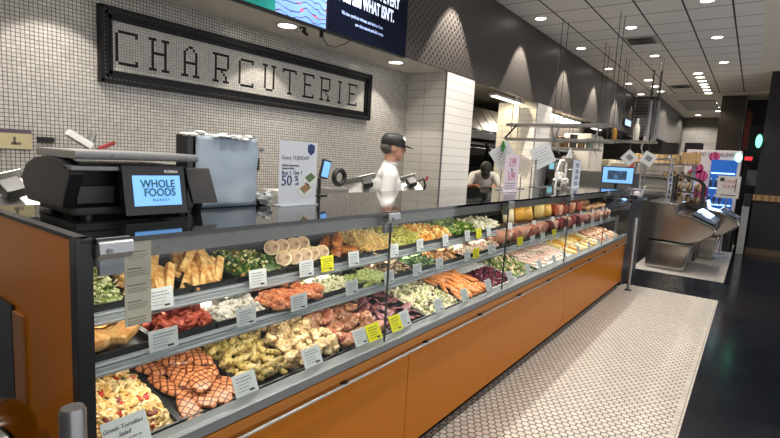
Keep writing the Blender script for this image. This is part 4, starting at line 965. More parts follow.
# register at the far end
t = thing('register_screen', (-1.58, 7.62, 1.20), 'register with a bright blue screen at the far end of the case', 'register')
t.rotation_euler = (0, 0, R(-62))
MB().box((-.10, -.16, 0), (.12, .16, .03)).build('base', dk2, t, bevel=.005)
MB().box((-.03, -.22, .19), (0, .22, .44)).build('body', blackg, t, bevel=.005); MB().box((0, -.205, .205), (.003, .205, .425)).build('display', scr_b, t)
MB().box((.003, -.14, .25), (.005, .12, .38)).build('receipt_picture', mat('screen dark block', rough=.4, fn=stripes_fn('#23405f', '#5e93cc', 8)), t)
MB().cyl((-.03, 0, .03), (-.03, 0, .25), .03, n=12).build('stem', black, t)
t = thing('small_display', (-3.25, 9.71, 1.35), 'small dark display with a faint blue screen past the second pillar', 'display'); MB().box((-.03, -.25, 0), (0, .25, .35)).build('body', blackg, t); MB().box((0, -.12, .18), (.002, .18, .3)).build('display', mat('dim blue screen', '#6aa7b8', .4, em=.5), t)
MB().box((-.1, -.1, -.35), (.02, .1, 0)).build('stand', black, t)
t = thing('end_cabinet', (-1.5, 7.8, 0), 'dark cabinet between the far end of the case and the steel islands', 'cabinet')
MB().box((-.55, -.55, 0), (.18, .55, 1.16)).build('body', mat('dark cabinet', '#23262b', .4), t, bevel=.005); MB().box((-.57, -.57, 1.16), (.22, .57, 1.20)).build('worktop', blackg, t, bevel=.004)
t = thing('payment_terminal', (-1.30, 7.45, 1.20), 'white and black payment terminal at the corner of the dark cabinet', 'terminal')
MB().box((-.05, -.08, 0), (.05, .08, .06)).build('body', dk2, t, bevel=.01); MB().box((.0, -.07, .05), (.055, .07, .11)).build('top', white, t, bevel=.01)
t = thing('receipt_printer', (-1.42, 7.95, 1.20), 'grey lilac receipt printer with a white paper slip on the dark cabinet', 'printer')
MB().box((-.1, -.12, 0), (.1, .14, .13)).build('body', mat('lilac plastic', '#8f8a98', .5), t, bevel=.01); MB().prism([(.10, .02), (.12, .02), (.16, .17), (.15, .18)], 1, -.05, .09).build('paper_slip', paper, t)

# stanchions
for (x, y, h, r, lb) in ((-1.03, .375, 1.072, .024, 'brushed steel bollard cut by the bottom edge beside the orange end panel'), (-1.18, 7.08, .98, .020, 'brushed steel post standing at the far end of the case')):
    t = thing('steel_post', (x, y, 0), lb, 'post')
    MB().lathe([(r, 0), (r, h-.008), (r-.004, h)], 24).build('pole', mat('post steel', '#8b8b8c', .35, .8, fn=brushed_fn('#6f6f70', '#a5a5a6', (60, 60, 2))), t)
    MB().lathe([(r*2.3, 0), (r*2.3, .012), (r, .02)], 24).build('base_plate', black, t)
t = thing('chrome_dome', (-1.36, .345, -.11), 'curved chrome dome at the bottom left corner', 'chrome dome')
MB().lathe([(.02, 0), (.02, .84), (.10, .86), (.125, .91), (.12, .955), (.10, .99), (.06, 1.015), (.01, 1.022)], 32, X=Matrix.Translation((-.18, 0, -.01))).build('dome', mat('chrome', '#b4b0aa', .08, 1, var=0), t)

# ------------------------------------------------------------------ wall things, back counter, slicers
t = thing('back_counter', (-3.28, 2.0, 0), 'steel back counter running along the mosaic wall', 'counter')
MB().box((-.3, -3.5, .88), (.3, 3.0, .92)).build('worktop', steel, t); MB().box((-.28, -3.5, .1), (.26, 3.0, .88)).build('body', steel_d, t)
t = thing('wall_notice', (-3.6, 1.0, 1.58), 'cream notice strip with a purple edge on the mosaic wall at the far left', 'notice')
MB().box((0, -.24, -.06), (.012, .125, .035)).build('card', mat('cream card', '#c3b88f', .6), t); MB().box((0, -.24, .035), (.014, .125, .058)).build('header', mat('purple strip', '#5a4a58', .5), t)
mb = MB(); mb.box((.012, -.20, .012), (.013, -.13, .02)).box((.012, -.18, -.03), (.013, -.165, .012)).box((.012, .03, -.03), (.013, .045, .012)).box((.012, .02, -.035), (.013, .07, -.02)).build('lettering', mat('brown print'), t)
t = thing('wall_hook_plate', (-3.6, 1.2, 1.585), 'small black plate on the mosaic wall right of the cream notice', 'hook'); MB().box((0, -.045, -.015), (.02, .045, .015)).build('plate', black, t)
t = thing('boning_knife', (-3.6, 2.82, 1.57), 'long knife hanging on the wall behind the film dispenser', 'knife')
MB().prism([(-.03, .14), (-.01, .13), (.035, 0), (.03, -.06), (-.01, -.05)], 0, .012, .015).build('blade', steel, t); MB().box((.006, -.005, -.16), (.024, .03, -.05), X=None).build('handle', black, t, bevel=.004)
MB().box((0, -.03, .02), (.012, .09, .045)).build('magnet_bar', steel_d, t)
def slicer(loc, rz, label):
    t = thing('meat_slicer', loc, label, 'meat slicer', rz=rz)
    MB().box((-.25, -.22, .02), (.25, .22, .14)).build('base', steel, t, bevel=.03)
    for sx in (-.2, .2):
        for sy in (-.17, .17): MB().cyl((sx, sy, 0), (sx, sy, .025), .02, n=10).build('foot', black, t)
    X = Matrix.Translation((0, .02, .30)) @ Matrix.Rotation(R(62), 4, 'X')
    MB().lathe([(.02, .012), (.15, .006), (.155, 0), (.15, -.006), (.02, -.012)], 36, X=X).build('blade', steel_v, t)
    MB().lathe([(.165, .0), (.17, .02), (.165, .035), (.12, .05), (.05, .055)], 36, X=X @ Matrix.Translation((0, 0, -.06))).build('blade_guard', steel, t)
    X2 = Matrix.Translation((-.12, -.10, .34)) @ Matrix.Rotation(R(35), 4, 'X') @ Matrix.Rotation(R(-18), 4, 'Y')
    MB().box((-.17, -.12, -.006), (.17, .12, .006), X=X2).box((-.17, .112, 0), (.17, .12, .07), X=X2).build('chute_tray', mat('polished white steel', '#9c9c98', .35, .5), t, bevel=.003)
    X3 = X2 @ Matrix.Translation((.06, 0, .07))
    a = MB().box((-.05, -.05, -.035), (.05, .05, .03), X=X3).build('pusher', black, t, bevel=.008)
    MB().tube([(.08, -.02, .40), (.17, -.05, .44), (.20, -.05, .36), (.17, -.04, .26)], .014, 8).build('handle', black, t)
    MB().cyl((.205, -.05, .42), (.225, -.05, .47), .014, n=10).build('red_knob', mat('red knob', '#9c2530', .4), t)['label'] = 'small red knob'
    MB().cyl((.02, .06, .22), (.28, .06, .24), .085, n=24).build('motor_housing', steel, t, bevel=.01)
    return t
slicer((-3.2, 3.97, .92), R(60), 'steel meat slicer with a black ring handle left of the worker')
slicer((-3.2, 4.70, .92), R(72), 'steel meat slicer with a white sloping chute right of the worker')
slicer((-3.25, .90, .92), R(110), 'steel meat slicer showing behind the left end of the counter')
t = thing('ring_handled_press', (-3.2, 3.40, .92), 'boxy steel press with a thick black ring handle on the back counter', 'press')
MB().box((-.1, -.14, 0), (.1, .14, .36)).build('body', steel, t, bevel=.02)
MB().tube([(0, .10+.075*math.cos(a*.52), .455+.07*math.sin(a*.52)) for a in range(12)], .024, 10, closed=True).build('ring_handle', black, t)
t = thing('wrap_boxes', (-3.3, 2.95, .92), 'low white boxes on the back counter behind the promotional sign', 'box')
MB().box((-.12, -.2, 0), (.12, .2, .34)).build('box_body', white, t, bevel=.004)
t = thing('carving_knife', (-3.3, 1.29, .92), 'red handled knife on a steel sharpening block behind the scale platter', 'knife')
MB().box((-.05, -.05, 0), (.05, .05, .60)).build('stand', steel_d, t, bevel=.004)
X = Matrix.Translation((0, 0, .67)) @ Matrix.Rotation(R(-32), 4, 'X')
MB().box((-.03, -.09, -.02), (.03, .06, .02), X=X).build('block', white, t, bevel=.004)
X = Matrix.Translation((0, .14, .645)) @ Matrix.Rotation(R(25), 4, 'X')
MB().box((-.012, -.05, -.012), (.012, .06, .012), X=X).build('handle', mat('red handle', '#8a2f2c', .4), t, bevel=.004)
MB().cyl((0, .05, .66), (0, .07, .72), .02, n=10).build('knob', steel, t)

# ------------------------------------------------------------------ people
skin = mat('skin', '#c4937a', .5, var=.05); coat_m = mat('white coat', '#c6c5c2', .75, var=.03, sc=9); trou = mat('dark trousers', '#1e1f24', .7); capm = mat('black cap', '#121214', .6); hairm = mat('grey hair', '#5c5751', .8)
skin2 = mat('skin b', '#8d5c44', .5, var=.05)
def limb(mb, pts, rs, seg=14):
    for (a, b, r0, r1) in zip(pts[:-1], pts[1:], rs[:-1], rs[1:]):
        mb.cyl(a, b, r0, r1, seg); 
    for p, r in zip(pts, rs): mb.ball(p, r, seg=seg, rings=8)
def remesh(o, vox, sm=4):
    m = o.modifiers.new('r', 'REMESH'); m.mode = 'VOXEL'; m.voxel_size = vox; m.use_smooth_shade = True
    m = o.modifiers.new('s', 'SMOOTH'); m.iterations = sm; m.factor = .5
def person(loc, rz, label, sk, sc=1.0, lean=0, look=0, arms=None, cap_tilt=0, glasses=False, hair=True, emblem=False):
    t = thing('person', loc, label, 'person', rz=rz); t.scale = (sc, sc, sc)
    hip = Vector((0, 0, .93)); L = R(lean)
    def up_(d, y=0, x=0): return hip+Vector((x, d*math.sin(L)+y*math.cos(L), d*math.cos(L)-y*math.sin(L)))
    chest = up_(.34, .01); neck0 = up_(.54, .0); hd = up_(.0)+Vector((0, math.sin(L+R(look)*.3)*.70, math.cos(L+R(look)*.3)*.70))+Vector((0, .015, 0))
    HX = Matrix.Translation(hd) @ Matrix.Rotation(-(L+R(look)), 4, 'X')
    S_ = [up_(.465, 0, s*.175) for s in (-1, 1)]
    arms = arms or [((-.25, .0, 1.16), (-.24, .16, .98)), ((.25, .0, 1.16), (.24, .16, .98))]
    mb = MB()
    for s in (-1, 1):
        limb(mb, [Vector((s*.09, 0, .90)), Vector((s*.10, .02, .50)), Vector((s*.10, -.01, .09))], [.085, .058, .040])
        limb(mb, [Vector((s*.10, -.03, .045)), Vector((s*.11, .14, .035))], [.042, .032])
    mb.ball(hip, (.155, .11, .12)); mb.ball(up_(.18), (.14, .105, .16)); mb.ball(chest, (.165, .11, .17)); mb.ball(up_(.47), (.17, .08, .06))
    limb(mb, [neck0-(neck0-hip).normalized()*.04, hd-(HX.to_3x3() @ Vector((0, .01, .07)))], [.058, .052])
    mb.ball((0, 0, .015), (.076, .094, .10), X=HX); mb.ball((0, .028, -.045), (.058, .062, .062), X=HX); mb.ball((0, .07, -.085), (.026, .020, .022), X=HX)
    mb.tube([(0, .085, .025), (0, .108, -.012), (0, .100, -.030)], [.009, .014, .011], 8, X=HX)
    mb.ball((0, .088, -.054), (.026, .012, .006), X=HX); mb.ball((0, .085, -.066), (.022, .012, .006), X=HX)
    for s in (-1, 1): mb.ball((s*.078, -.005, -.005), (.010, .020, .032), X=HX); mb.ball((s*.030, .074, .012), (.016, .012, .010), X=HX)
    for s, sh, (el, wr_) in zip((-1, 1), S_, arms):
        el = Vector(el); wr_ = Vector(wr_); limb(mb, [sh, el, wr_], [.055, .042, .027])
        d = (wr_-el).normalized(); side = Vector((-s, 0, 0)); side = (side-d*side.dot(d)).normalized(); nn = d.cross(side)
        pc = wr_+d*.05; limb(mb, [wr_, pc], [.026, .030], 10)
        for f, (o_, ln) in enumerate(((-.030, .055), (-.010, .072), (.010, .078), (.029, .068))):
            b0 = pc+side*o_+d*.02; m_ = b0+d*ln*.6-nn*.012*s; limb(mb, [b0, m_, m_+d*ln*.35-nn*.028*s], [.0095, .0085, .0075], 8)
        b0 = wr_+d*.02+side*.028; limb(mb, [b0, b0+side*.032+d*.03, b0+side*.036+d*.062], [.012, .010, .0085], 8)
    b = mb.build('body', sk, t); remesh(b, .008, 3)
    # white jacket
    mb = MB(); mb.ball(up_(.02), (.18, .14, .17)); mb.ball(up_(.18), (.165, .13, .18)); mb.ball(chest, (.180, .130, .18)); mb.ball(up_(.455), (.165, .10, .085)); limb(mb, [up_(.50), S_[0]-Vector((0, 0, .012))], [.078, .062]); limb(mb, [up_(.50), S_[1]-Vector((0, 0, .012))], [.078, .062])
    limb(mb, [up_(.48), up_(.545)], [.085, .068])
    for sh, (el, wr_) in zip(S_, arms):
        e2 = sh.lerp(Vector(el), .92); limb(mb, [sh-Vector((0, 0, .012)), e2], [.066, .062])
    j = mb.build('jacket', coat_m, t); remesh(j, .011, 3)
    col = MB().tube([Vector(up_(.55))+Vector((.062*math.cos(a*.35), .062*math.sin(a*.35), .012*math.sin(a*.35))) for a in range(18)], .012, 8, closed=True).build('collar', coat_m, t)
    mb = MB()
    for s in (-1, 1): limb(mb, [Vector((s*.09, 0, .88)), Vector((s*.10, .02, .50)), Vector((s*.10, -.01, .10))], [.11, .08, .065])
    mb.ball(hip-Vector((0, 0, .02)), (.165, .125, .12)); q = mb.build('trousers', trou, t); remesh(q, .014, 3)
    # cap
    mb = MB(); n = 24; vs = []; fs = []
    pr_ = [(1, 0), (1.02, .25), (.97, .55), (.78, .82), (.45, .97), (.08, 1.0)]
    for r, z in pr_:
        for i in range(n):
            a = 2*math.pi*i/n; vs.append((.088*r*math.cos(a), .106*r*math.sin(a)-.004, .022+.105*z))
    for k in range(len(pr_)-1):
        for i in range(n): fs.append((k*n+i, k*n+(i+1) % n, (k+1)*n+(i+1) % n, (k+1)*n+i))
    fs.append(tuple((len(pr_)-1)*n+i for i in range(n))); mb.add(vs, fs, X=HX); c_ = mb.build('cap', capm, t)
    vs = []; 
    for k in range(9):
        a = math.pi*(k/8); vs += [(.074*math.cos(a), .075+.015*math.sin(a), .036), (.070*math.cos(a), .088+.085*math.sin(a), .030-.012*math.sin(a))]
    fs = [(2*k, 2*k+1, 2*k+3, 2*k+2) for k in range(8)]
    bill = MB().add(vs, fs, X=HX).build('bill', capm, None); bill.parent = c_; m_ = bill.modifiers.new('s', 'SOLIDIFY'); m_.thickness = .006
    if emblem:
        e = MB().cyl((.0, .103, .085), (.0, .107, .087), .018, n=16, X=HX @ Matrix.Rotation(R(-38), 4, 'Z')).build('emblem', white, None); e.parent = c_; e['label'] = 'small white round emblem'
    if hair:
        mb = MB(); mb.ball((0, -.022, .0), (.083, .085, .072), X=HX @ Matrix.Translation((0, -.005, .005))); h = mb.build('hair', hairm, t)
    if glasses:
        mb = MB()
        for s in (-1, 1):
            mb.tube([(s*.033+.021*math.cos(a*.52), .098, .013+.016*math.sin(a*.52)) for a in range(12)], .0022, 6, closed=True, X=HX); mb.tube([(s*.054, .098, .018), (s*.082, .0, .016)], .0022, 6, X=HX)
        mb.build('glasses', black, t)
    return t
person((-2.66, 3.50, 0), R(-48), 'worker in a white short sleeved coat, black cap and glasses standing behind the counter', skin, 1.03, 4, 0, emblem=True, glasses=True)
person((-3.80, 7.84, 0), R(-150), 'cook in white with a black cap bending forward in the kitchen opening', skin2, 1.04, 33, 40, arms=[((-.27, .42, 1.12), (-.16, .62, 1.16)), ((.27, .42, 1.12), (.16, .62, 1.16))], hair=False)
person((-3.98, 6.80, 0), R(-60), 'second kitchen worker mostly hidden behind the white tiled pillar', skin, .92, 14, 30, arms=[((-.27, .2, 1.12), (-.15, .42, 1.20)), ((.27, .2, 1.12), (.24, .46, 1.24))], hair=False)
# ------------------------------------------------------------------ kitchen behind the opening
t = thing('extractor_hood', (-4.7, 9.0, 2.1), 'steel extractor hood with a row of slanted baffle filters', 'hood')
MB().prism([(-.7, 0), (.35, 0), (.35, .08), (-.05, .60), (-.7, .60)], 1, -2.6, 1.35).build('canopy', steel_d, t)
ba = mat('baffle filter', rough=.35, metal=.7, fn=stripes_fn('#6f6a62', '#a39b8e', 20))
for k in range(7):
    y = -2.1+.48*k; MB().prism([(.345, .12), (.36, .12), (-.02, .60), (-.035, .60)], 1, y, y+.42).build('baffle', ba, t)
MB().box((-.7, -2.6, -.06), (.36, 1.35, 0)).build('rim', steel_d, t)
for (y, w, lb, c1) in ((7.3, 1.0, 'dark glass fronted oven under the hood beside the bending cook', '#16191d'), (8.5, 1.2, 'dark steel oven stack behind the bending cook', '#1d2227'), (9.72, 1.2, 'dark oven at the right end of the hood', '#15171a')):
    t = thing('wall_oven', (-4.75, y, 0), lb, 'oven')
    MB().box((-.4, -w/2+.01, 0), (.35, w/2-.01, 1.98)).build('body', mat('oven '+c1, c1, .3, .5), t, bevel=.01)
    for z in (.3, .9, 1.5):
        d = MB().box((.35, -w/2+.06, z), (.37, w/2-.06, z+.42)).build('door', blackglass, t, bevel=.005)
        MB().cyl((.40, -w/2+.1, z+.36), (.40, w/2-.1, z+.36), .012, n=10).build('handle', steel, d)
    MB().box((.352, -w/2+.06, 1.93), (.358, w/2-.06, 1.96)).build('trim_strip', steel, t)
# overhead shelf units hung from the ceiling
def hung_shelf(loc, x0, x1, tiers, label, rods):
    t = thing('overhead_shelf', loc, label, 'overhead shelf')
    for z in tiers:
        MB().box((x0, -.14, z-.022), (x1, .14, z+.022)).build('shelf_bar', steel, t, bevel=.006)
    zt = 3.73-loc[2]
    for x in rods:
        for y in (-.13, .13): MB().cyl((x, y, min(tiers)), (x, y, zt), .005, n=8).build('rod', mat('dark rod', '#3c3a38', .4, .5), t)
    return t
t = hung_shelf((-2.45, 7.5, 2.0), -.79, .77, (.20, -.02), 'two tier steel overhead shelf hung in front of the second pillar', (-.70, -.05, .73))
for x in (-.62,): MB().prism([(x, .2), (x+.025, .2), (x-.17, -.02), (x-.195, -.02)], 1, -.145, -.12).build('brace', black, t)
for x, s_ in ((-.02, .07), (-.02, -.07), (.55, .06)): MB().prism([(x+s_, .2), (x+s_+.025, .2), (x+.02, -.02), (x-.005, -.02)], 1, -.145, -.12).build('brace', steel, t)
t = hung_shelf((-2.3, 10.6, 2.15), -1.6, .72, (0,), 'long steel overhead shelf ending by the hanging pipes', (-.9, .05, .66))
for x in (.52, -1.1, -.35): MB().tube([(x, -.15, .0), (x-.03, -.15, -.12), (x+.03, -.15, -.28), (x+.06, -.15, -.30)], .016, 8).build('bracket', steel, t)
t = hung_shelf((-2.9, 9.2, 1.92), -.5, .65, (0,), 'low steel overhead shelf with dangling utensils behind the paper signs', (-.4, .6))
for (x, y, r, lb) in ((-1.98, 11.9, .05, 'left hanging grey pipe near the end of the fascia'), (-1.86, 12.05, .05, 'right hanging grey pipe near the end of the fascia')):
    t = thing('hanging_pipe', (x, y, 2.2), lb, 'pipe'); MB().cyl((0, 0, 0), (0, 0, .9), r, n=12).build('sleeve', steel_d, t); MB().cyl((0, 0, .9), (0, 0, 1.53), r*.3, n=8).build('rod', mat('dark rod'), t)
# clutter of the far kitchen line
def boxthing(name, x, y, z, dx, dy, dz, m, label, cat, group=None, extra=None):
    t = thing(name, (x, y, z), label, cat, group); MB().box((-dx/2, -dy/2, 0), (dx/2, dy/2, dz)).build('body', m, t, bevel=min(dx, dy, dz)*.06)
    if extra: extra(t, dx, dy, dz)
    return t
wfr = mat('white enamel', '#cfcabf', .4)
def doors(t, dx, dy, dz):
    for s in (-1, 1):
        d = MB().box((dx/2, min(s*.01, s*dy/2*.96), dz*.04), (dx/2+.02, max(s*.01, s*dy/2*.96), dz*.96)).build('door', wfr, t, bevel=.004)
        MB().box((dx/2+.02, s*.05-.008, dz*.5), (dx/2+.04, s*.05+.008, dz*.62)).build('handle', steel_d, d)
boxthing('white_fridge', -3.75, 13.6, 0, .7, 1.2, 2.45, wfr, 'tall white double door fridge behind the overhead shelves', 'fridge', extra=doors)
boxthing('white_cabinet', -3.3, 14.9, .0, .5, .9, 1.85, mat('cream enamel', '#c2bba6', .4), 'cream cabinet with coat hooks to the right of the white fridge', 'cabinet', extra=lambda t, dx, dy, dz: MB().tube([(dx/2+.02, -.2, dz-.4), (dx/2+.06, -.2, dz-.3), (dx/2+.02, -.2, dz-.2)], .01, 6).build('hook', black, t))
boxthing('dark_cupboard', -3.75, 10.5, 0, .6, 1.1, 1.75, mat('dark steel door', '#3b3b3c', .4, .5), 'dark steel kitchen cupboard behind the low overhead shelf', 'cupboard', extra=doors)
boxthing('dark_fryer', -3.45, 9.18, 1.0, .4, .5, .65, blackg, 'black boxy appliance on the half wall beyond the second pillar', 'appliance', extra=lambda t, dx, dy, dz: MB().box((dx/2, -.2, .1), (dx/2+.01, .2, .5)).build('door', blackglass, t))
def bottle(x, y, z, h, r, m, m2, label, group=None):
    t = thing('bottle', (x, y, z), label, 'bottle', group); MB().lathe([(r*.9, 0), (r, .01), (r, h*.6), (r*.45, h*.78), (r*.35, h*.8)], 14).build('body', m, t); MB().lathe([(r*.42, h*.8), (r*.42, h), (r*.2, h*1.01)], 14).build('cap', m2, t)
bottle(-2.35, 10.6, 2.175, .30, .05, mat('amber', '#a87a2a', .3), black, 'amber bottle on the long overhead shelf')
bottle(-1.95, 10.6, 2.175, .42, .055, mat('milk white', '#d8d3c8', .4), white, 'tall white bottle on the long overhead shelf')
bottle(-1.98, 10.6, 1.55, .26, .06, mat('red label', '#b8433f', .4), white, 'red and white bottle below the long overhead shelf')
t = [o for o in C.objects if o.type == 'EMPTY' and o.get('label', '').startswith('red and white bottle')][0]
# shelf the red bottle stands on
boxthing('service_counter', -2.55, 10.9, 0, 1.3, .8, 1.55, mat('counter grey', '#4b4a48', .5), 'grey service counter under the long overhead shelf', 'counter')
rs = random.Random(4)
for k in range(9):
    x = -3.30+.145*k; c_ = rs.choice(['#7a5a30', '#9c9484', '#3c3a36', '#b8ac94', '#5a6a58', '#c9c2b2'])
    hgt = rs.uniform(.10, .26)
    t = thing('kitchen_tub', (x, 9.2, 1.945), 'kitchen tub standing on the low overhead shelf', 'tub', 'tubs on the low overhead shelf') if x < -2.3 else None
    if t: MB().lathe([(.06, 0), (.07, hgt), (.072, hgt+.01), (.02, hgt+.012)], 16).build('tub', mat('tub '+c_, c_, .5), t)
t = thing('lit_sign', (-3.0, 15.0, 2.86), 'small lit pale blue sign under the far end of the fascia', 'sign'); MB().box((-.03, -.4, -.06), (0, .4, .12)).build('box_body', blackg, t); MB().box((0, -.38, -.05), (.004, .38, .11)).build('display', mat('lit blue sign', '#a9c8e8', .4, em=.8), t)
for (x, y, a, lb) in ((-1.72, 9.0, 42, 'left of two white paper signs turned on a corner above the wire rack'), (-1.45, 9.1, 30, 'right of two white paper signs turned on a corner above the wire rack')):
    t = thing('paper_sign', (x, y, 1.80), lb, 'paper sign'); t.rotation_euler = (0, R(a), 0)
    MB().box((-.10, -.002, -.10), (.10, .002, .10)).build('sheet', paper, t); MB().box((-.05, -.004, -.03), (.05, -.002, .05)).build('printed_picture', inkg, t); MB().cyl((-.13*math.cos(R(a))*0, .004, 0), (math.sin(-R(a))*1.9, .004, math.cos(R(a))*1.9), .002, n=6).build('hanging_wire', steel_d, t)
struct('wall_partition', MB().box((-4.4, 10.4, 0), (-4.3, 15.5, 2.95)), mat('dim kitchen tile', rough=.4, fn=grid_fn((1, 2), (.3, .1), .006, lin('#5d5852'), lin('#3a3733'))))
t = thing('pot_shelf', (-4.0, 12.4, 1.95), 'steel pot shelf on the dim kitchen partition', 'shelf'); MB().box((-.3, -2.0, 0), (.25, .45, .03)).build('shelf', steel, t)
for y in (-1.8, -.7, .35): MB().prism([(-.3, -.25), (-.3, 0), (.2, 0)], 1, y, y+.03).build('bracket', steel_d, t)
for k in range(6):
    c_ = rs.choice(['#a8a6a2', '#57524c', '#c4bda8', '#6b4a30']); r_ = rs.uniform(.09, .15); h_ = rs.uniform(.12, .34)
    t = thing('cooking_pot', (-3.98, 10.75+.40*k, 1.98), 'round cooking pot on the pot shelf', 'pot', 'pots on the kitchen pot shelf')
    MB().lathe([(r_*.95, 0), (r_, .02), (r_, h_), (r_+.012, h_+.006), (r_*.9, h_+.01), (r_*.88, h_-.01)], 20).build('pot_body', mat('pot '+c_, c_, .35, .5), t)
    MB().tube([(r_, -.03, h_*.7), (r_+.05, 0, h_*.7), (r_, .03, h_*.7)], .008, 6).build('handle', black, t)
for k in range(4):
    t = thing('hanging_pan', (-4.05, 10.9+.45*k, 1.90), 'frying pan hanging under the pot shelf', 'pan', 'pans under the pot shelf')
    MB().cyl((0, 0, -.42), (.03, 0, -.42), .13, .14, 20).build('pan_body', mat('pan steel', '#6e6c69', .3, .8), t); MB().cyl((0.01, 0, -.30), (.01, 0, .05), .012, n=8).build('handle', black, t)
# sheet rack, crates
t = thing('sheet_rack', (-1.53, 10.68, 1.10), 'open steel rack with horizontal bars above the first island', 'rack')
for x in (-.24, .24):
    for y in (-.2, .2): MB().cyl((x, y, 0), (x, y, .78), .014, n=10).build('upright', steel, t)
for k in range(7): 
    z = .06+.11*k; MB().box((-.25, -.21, z), (.25, .21, z+.022)).build('shelf', steel, t, bevel=.004)
t = thing('work_table', (-1.56, 10.7, 0), 'dark base cabinet under the steel bar rack', 'cabinet'); MB().box((-.32, -.25, 0), (.32, .22, 1.10)).build('body', darkpanel, t)
crate = mat('pale wood', rough=.6, fn=stripes_fn('#b08a58', '#d9bc8a', 3))
t = thing('wooden_crate', (-1.84, 11.9, 1.78), 'long pale wooden crate on the shelf behind the bar rack', 'crate')
for z in (0, .10): MB().box((-.42, -.2, z), (.50, .2, z+.08)).build('slat', crate, t, bevel=.004)
MB().box((-.44, -.18, .0), (-.40, .18, .2)).build('end_board', crate, t); MB().box((.48, -.18, .0), (.52, .18, .2)).build('end_board', crate, t)
g = 'pale wooden cups in a row behind the rack'
for k in range(4):
    t = thing('wooden_cup', (-1.22+.09*k, 11.75, 1.78), 'pale wooden cup in the row left of the floral cooler', 'cup', g); MB().lathe([(.034, 0), (.040, .20), (.045, .24), (.04, .02)], 14).build('cup_body', crate, t)
for (x, y, lb) in ((-1.25, 13.8, 'black square planter on the shelf top in front of the pale back wall'), (-1.75, 14.0, 'wider black box standing by the end of the charcoal fascia')):
    boxthing('black_box', x, y, 2.02, .35, .4, .30, black, lb, 'box')
boxthing('far_shelf', -2.1, 13.2, 0, 1.6, .5, 1.76, mat('pale shelf', '#a39c90', .6), 'pale wall shelf unit behind the crate and cups', 'shelf unit', extra=lambda t, dx, dy, dz: [MB().box((-dx/2, -dy/2-.14, z), (dx/2, -dy/2, z+.03)).build('shelf', steel_d, t) for z in (.7, 1.1, 1.5)])
boxthing('far_top_shelf', -1.85, 13.95, 0, 1.6, .5, 2.02, mat('dim shelf', '#6d675e', .6), 'taller grey unit behind the pale shelf unit carrying black boxes', 'shelf unit')
t = thing('crate_support', (-1.4, 11.9, 0), 'steel shelf carrying the wooden crate and cups', 'shelf')
MB().box((-.78, -.24, 1.755), (.42, .24, 1.78)).build('shelf', steel_d, t)
for x in (-.75, .38):
    for y in (-.2, .2): MB().cyl((x, y, 0), (x, y, 1.755), .016, n=8).build('upright', steel_d, t)
for z in (1.0, 1.4): MB().box((-.78, -.24, z), (.42, .24, z+.025)).build('shelf', steel_d, t)
bagm = mat('brown bag', rough=.7, fn=stripes_fn('#6a5238', '#b8a07c', 4))
for k in range(6):
    t = thing('round_loaf', (-1.50+.14*(k % 4)*1.0, 11.85, 1.425 if k < 4 else 1.025), 'brown round loaf on the shelves beside the floral cooler', 'bread', 'round loaves on the steel shelf')
    if k >= 4: t.location.x = -1.4+.2*(k-4)
    MB().ball((0, 0, .10), (.07, .10, .10), seg=14, rings=10, nz=.15, seed=k).build('loaf', bagm, t)
t = thing('rack_clock', (-1.33, 10.6, 1.842), 'small black and white round clock on top of the bar rack', 'clock'); MB().ball((0, 0, .04), .045, seg=14).build('body', black, t); MB().cyl((0, -.04, .04), (0, -.05, .04), .028, n=16).build('dial', white, t)
# basket rack with black rails
t = thing('bread_basket_stand', (-.99, 10.66, .90), 'black railed stand of brown loaves on the first island', 'stand')
MB().tube([(-.2, -.16, 0), (-.2, -.16, .62), (-.15, -.16, .66), (.18, -.16, .58), (.26, -.16, .50), (.28, -.16, 0)], .018, 8).build('rail', blackg, t)
MB().tube([(-.2, .2, 0), (-.2, .2, .62), (-.15, .2, .66), (.18, .2, .58), (.26, .2, .50), (.28, .2, 0)], .018, 8).build('rail', blackg, t)
for z in (.12, .34): MB().box((-.2, -.15, z), (.27, .2, z+.02)).build('shelf', mat('dark wood shelf', '#3a2a1c', .6), t)
MB().box((-.2, -.15, -.92), (.28, .2, 0)).build('base', darkpanel, t)
for k in range(3): 
    for z in (.14, .36):
        u = thing('bread_loaf', (-1.10+.14*k, 10.66, .90+z), 'brown crusted loaf in the black railed stand', 'bread', 'loaves in the black railed stand'); MB().ball((0, 0, .085), (.055, .09, .085), seg=14, rings=10, nz=.15, seed=k+9).build('loaf', bagm, u)

# ------------------------------------------------------------------ steel islands
def island(loc, label, L=1.3, s=1.0):
    t = thing('steel_island', loc, label, 'island')
    MB().prism([(-.60*s, .0), (-.03*s, .0), (.06*s, .46), (-.60*s, .47)], 1, 0, L).build('base', steel_v, t, bevel=.05)
    MB().prism([(-.62*s, .48), (-.01*s, .46), (.14*s, .51), (.33*s, .66), (.35*s, .73), (.30*s, .79), (.0*s, .92), (-.20*s, .95), (-.23*s, 1.10), (-.64*s, 1.12)], 1, -.03, L+.03).build('hull', steel_v, t, bevel=.06)
    MB().prism([(-.02*s, .945), (.28*s, .815), (.33*s, .83), (.04*s, 1.0)], 1, .15, L-.1).build('sneeze_guard', mat('guard blue', '#8f9fb8', .1, .5), t, bevel=.01)
    return t
island((-.72, 9.1, .003), 'large flared polished steel island on the pale floor patch')
island((-.44, 10.95, .003), 'second flared steel island behind the large one', .66, .95)
t = thing('rubbish_bin', (-.30, 12.5, 0), 'short black bin between the second island and the cooler', 'bin'); MB().lathe([(.09, .003), (.11, .55), (.11, .6), (.05, .62)], 20).build('body', black, t)

